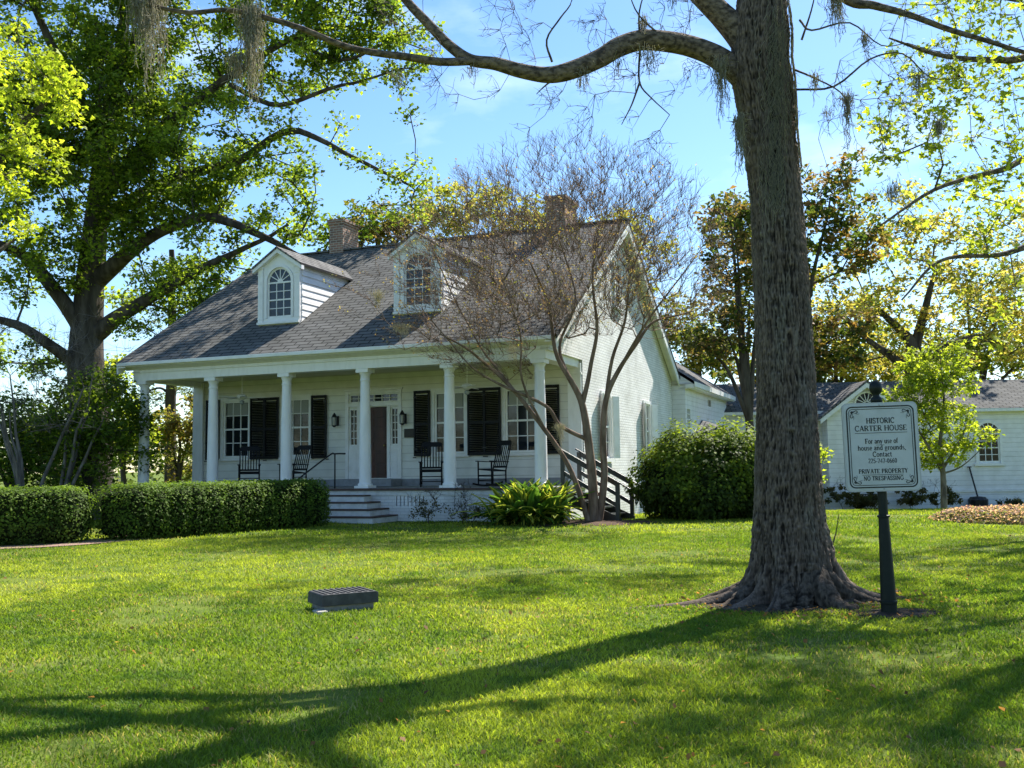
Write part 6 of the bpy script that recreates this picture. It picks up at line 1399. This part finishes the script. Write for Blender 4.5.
# crown behind the main roof
backtree('oak_tree', 'olive and yellow leaved tree showing above the roof ridge between the chimneys', 460, 48, 500, [B_(455, 205, 48, 2.4, 1.2), B_(500, 215, 48, 2.6, 1.2), B_(430, 225, 48, 1.8, 1.0), B_(530, 225, 48, 1.8, 1.0), B_(610, 230, 48, 2, 1.0), B_(640, 265, 48, 1.8, 1.6)], 190, [(0.14, 0.17, 0.03), (0.28, 0.29, 0.05), (0.38, 0.33, 0.08)], 64, crad=0.6, per=40, size=0.22, tr=0.3)
backtree('oak_tree', 'brownish green tree showing above the ridge right of the first chimney', 385, 46, 500, [B_(375, 222, 46, 1.6, 1.1), B_(400, 232, 46, 1.4, 0.8), B_(360, 235, 46, 1.3, 0.8)], 70, [(0.06, 0.08, 0.02), (0.13, 0.12, 0.03), (0.22, 0.17, 0.06)], 65, crad=0.5, per=40, size=0.22, tr=0.3)
backtree('oak_tree', 'broad mid green tree low behind the annex roof at the right edge', 985, 58, 500, [B_(985, 345, 58, 3.4, 1.8), B_(940, 365, 58, 2.8, 1.4), B_(1030, 350, 58, 3, 2), B_(890, 350, 58, 2.8, 1.6), B_(1000, 300, 58, 2.4, 1.6)], 260, [(0.10, 0.14, 0.025), (0.19, 0.23, 0.04), (0.30, 0.27, 0.06)], 71, crad=0.8, per=40, size=0.26, tr=0.35)
backtree('oak_tree', 'rounded golden green tree behind the big trunk above the annex roof', 835, 56, 500, [B_(830, 360, 56, 2.8, 1.6), B_(865, 375, 56, 2.4, 1.1), B_(800, 350, 56, 2.4, 1.8), B_(850, 320, 56, 2, 1.6)], 190, [(0.11, 0.14, 0.025), (0.24, 0.24, 0.05), (0.36, 0.28, 0.08)], 72, crad=0.75, per=40, size=0.25, tr=0.3)
backtree('oak_tree', 'olive tree low behind the rear wing between gable and big trunk', 700, 55, 500, [B_(695, 350, 55, 2.2, 1.5), B_(725, 365, 55, 2.4, 1.2), B_(680, 320, 55, 1.6, 1.4)], 130, [(0.08, 0.11, 0.025), (0.17, 0.19, 0.04), (0.26, 0.2, 0.07)], 73, crad=0.7, per=40, size=0.24, tr=0.25)
# left background: shrubs, trees and bare stems
backtree('evergreen_shrub', 'tall dark green shrub mass below the huge tree at left', 100, 27, 505, [B_(95, 420, 27, 1.5, 1.3), B_(75, 455, 27, 1.2, 1.2), B_(120, 450, 27, 1.0, 1.2), B_(60, 430, 27.5, 0.9, 1.0), B_(100, 390, 27.5, 0.9, 0.6), B_(45, 455, 27.8, 1.0, 1.1), B_(30, 425, 28, 0.9, 1.0)], 260, GR, 66, crad=0.42, per=52, size=0.12, tr=0.14, tip=0.01, cat='shrub')
backtree('evergreen_shrub', 'dark shrub at the far left edge behind the hedge', 5, 28, 505, [B_(5, 440, 28, 1.6, 1.4), B_(-40, 430, 28, 1.6, 1.6), B_(30, 460, 28.5, 1.2, 1.1), B_(40, 420, 29, 1.1, 1.0), B_(55, 470, 28.5, 1, 0.8)], 190, GR, 67, crad=0.42, per=48, size=0.12, tr=0.14, tip=0.01, cat='shrub')
backtree('background_tree', 'sunlit yellow green tree seen left of the leftmost porch column', 128, 40, 505, [B_(118, 400, 40, 1.2, 1.7), B_(132, 440, 40, 1.2, 1.4), B_(100, 370, 40, 1.0, 0.8)], 90, YG, 68, crad=0.5, per=40, size=0.18, tr=0.15)
backtree('background_tree', 'olive bush seen between the two leftmost porch columns', 178, 42, 505, [B_(178, 450, 42, 1.6, 1.4), B_(165, 430, 42, 1.2, 1.0), B_(195, 420, 42, 1.2, 1.2)], 90, [(0.08, 0.10, 0.02), (0.17, 0.17, 0.04), (0.2, 0.14, 0.05)], 69, crad=0.5, per=38, size=0.18, tr=0.15)
p = W(170, 505, 44); p[2] = -0.8
tree('pine_tree', 'tall dark pine trunk with tufted branches seen between the leftmost columns', p, [([p, W(171, 400, 44), W(172, 330, 44), W(172, 250, 44)], [0.28, 0.24, 0.2, 0.12]), ([W(171, 395, 44), W(160, 388, 44), W(145, 392, 44)], [0.07, 0.05, 0.03])], 0.2, [B_(190, 385, 44, 1.0, 0.4), B_(150, 392, 44, 1.0, 0.4), B_(172, 300, 44, 2, 2)], 60, 0.4, 40, 0.2, [(0.06, 0.085, 0.03), (0.12, 0.14, 0.05)], 70, shape='long', tip=0.012)
def bare(px, Y, lab, seed, n=5):
    r = np.random.default_rng(seed); b0 = W(px, 505, Y); b0[2] = float(ground_h(b0[0], b0[1]))-0.05; root = plant('bare_crepe_myrtle', b0, lab, 'tree'); t = Tree(seed)
    for k in range(n):
        a = r.random()*2*pi; d = np.array([cos(a), sin(a)*0.6, 0])*(0.35+0.5*r.random()); h = 2.6+1.4*r.random()
        t.limb([b0+d*0.12, b0+d*0.5+[0, 0, h*0.35], b0+d*1.1+[0, 0, h*0.7], b0+d*1.6+[0, 0, h]], [0.06, 0.05, 0.035, 0.015], 6, sub=4, wob=0.2, attach=False)
    C = b0+np.stack([r.normal(size=110)*1.0, r.normal(size=110)*0.7, 2.4+3.0*r.random(110)], -1); t.grow(C, 0.35, 0.14, 0.005, e=2.3); t.twigs(C, 0.4, 5, 0.004)
    world_to(root, t.wood('branches', m_bark_pale, root))
bare(28, 25.5, 'pale bare many stemmed tree at the far left behind the hedge', 81, 6); bare(58, 26.2, 'slightly thinner bare tree just right of the palest one behind the left hedge', 82, 4)

# round bed of pink flowering plants at the right
def flower_bed():
    r = np.random.default_rng(90); c = np.array([11.15, 21.2, 0]); root = plant('flower_bed', c, 'low oval bed of pinkish flowering plants on the lawn at the right edge', 'flower bed')
    n = 15000; a = r.random(n)*2*pi; q = np.sqrt(r.random(n)); P = np.stack([c[0]+2.15*q*np.cos(a), c[1]+1.5*q*np.sin(a), 0*a], -1)
    hh = 0.26*(1-q**8)*(0.75+0.5*fbm(P*1.8, 5, 3)); P[:, 2] = ground_h(P[:, 0], P[:, 1])+hh*(0.35+0.65*r.random(n)**0.4)
    V, Fq, C = leaf_geo(P, 0.06*(0.6+0.8*r.random(n)), palette(n, [(0.09, 0.12, 0.04), (0.17, 0.14, 0.09), (0.30, 0.20, 0.18)], r), r); o = mesh_np('leaves', V, Fq, m_leaf, root, col=C)
    P2 = P[:2600].copy(); P2[:, 2] = ground_h(P2[:, 0], P2[:, 1])+hh[:2600]+0.03*r.random(2600); V, Fq, C = leaf_geo(P2, 0.05, palette(2600, [(0.36, 0.17, 0.20), (0.5, 0.34, 0.34)], r), r); o2 = mesh_np('flowers', V, Fq, m_leaf, root, col=C); world_to(root, o, o2)
flower_bed()

# far woods closing the horizon
def woods():
    r = np.random.default_rng(77); Vs, Fs, Cs, k = [], [], [], 0
    n = 1900; ang = 2*pi*r.random(n); D = 75+55*r.random(n); X_ = D*np.sin(ang); Y_ = D*np.cos(ang); H = (2+9*r.random(n)**1.2*(0.6+0.6*fbm(np.stack([ang*5, ang*0, ang*0], -1), 3, 2)))*np.where(Y_ < 0, 2.3, 1.0)
    C = np.stack([X_, Y_, -0.8+H*r.random(n)**0.6*0.9], -1)
    V, Fq, Cc = clusters_leaves(C, 2.4, 70, 0.55, [(0.04, 0.06, 0.02), (0.07, 0.10, 0.03), (0.12, 0.12, 0.04)], r, squash=0.8)
    tag(mesh_np('far_woods', V, Fq, m_leaf, col=Cc), 'distant mixed woodland closing the view behind the houses', 'woods', kind='stuff')
woods()
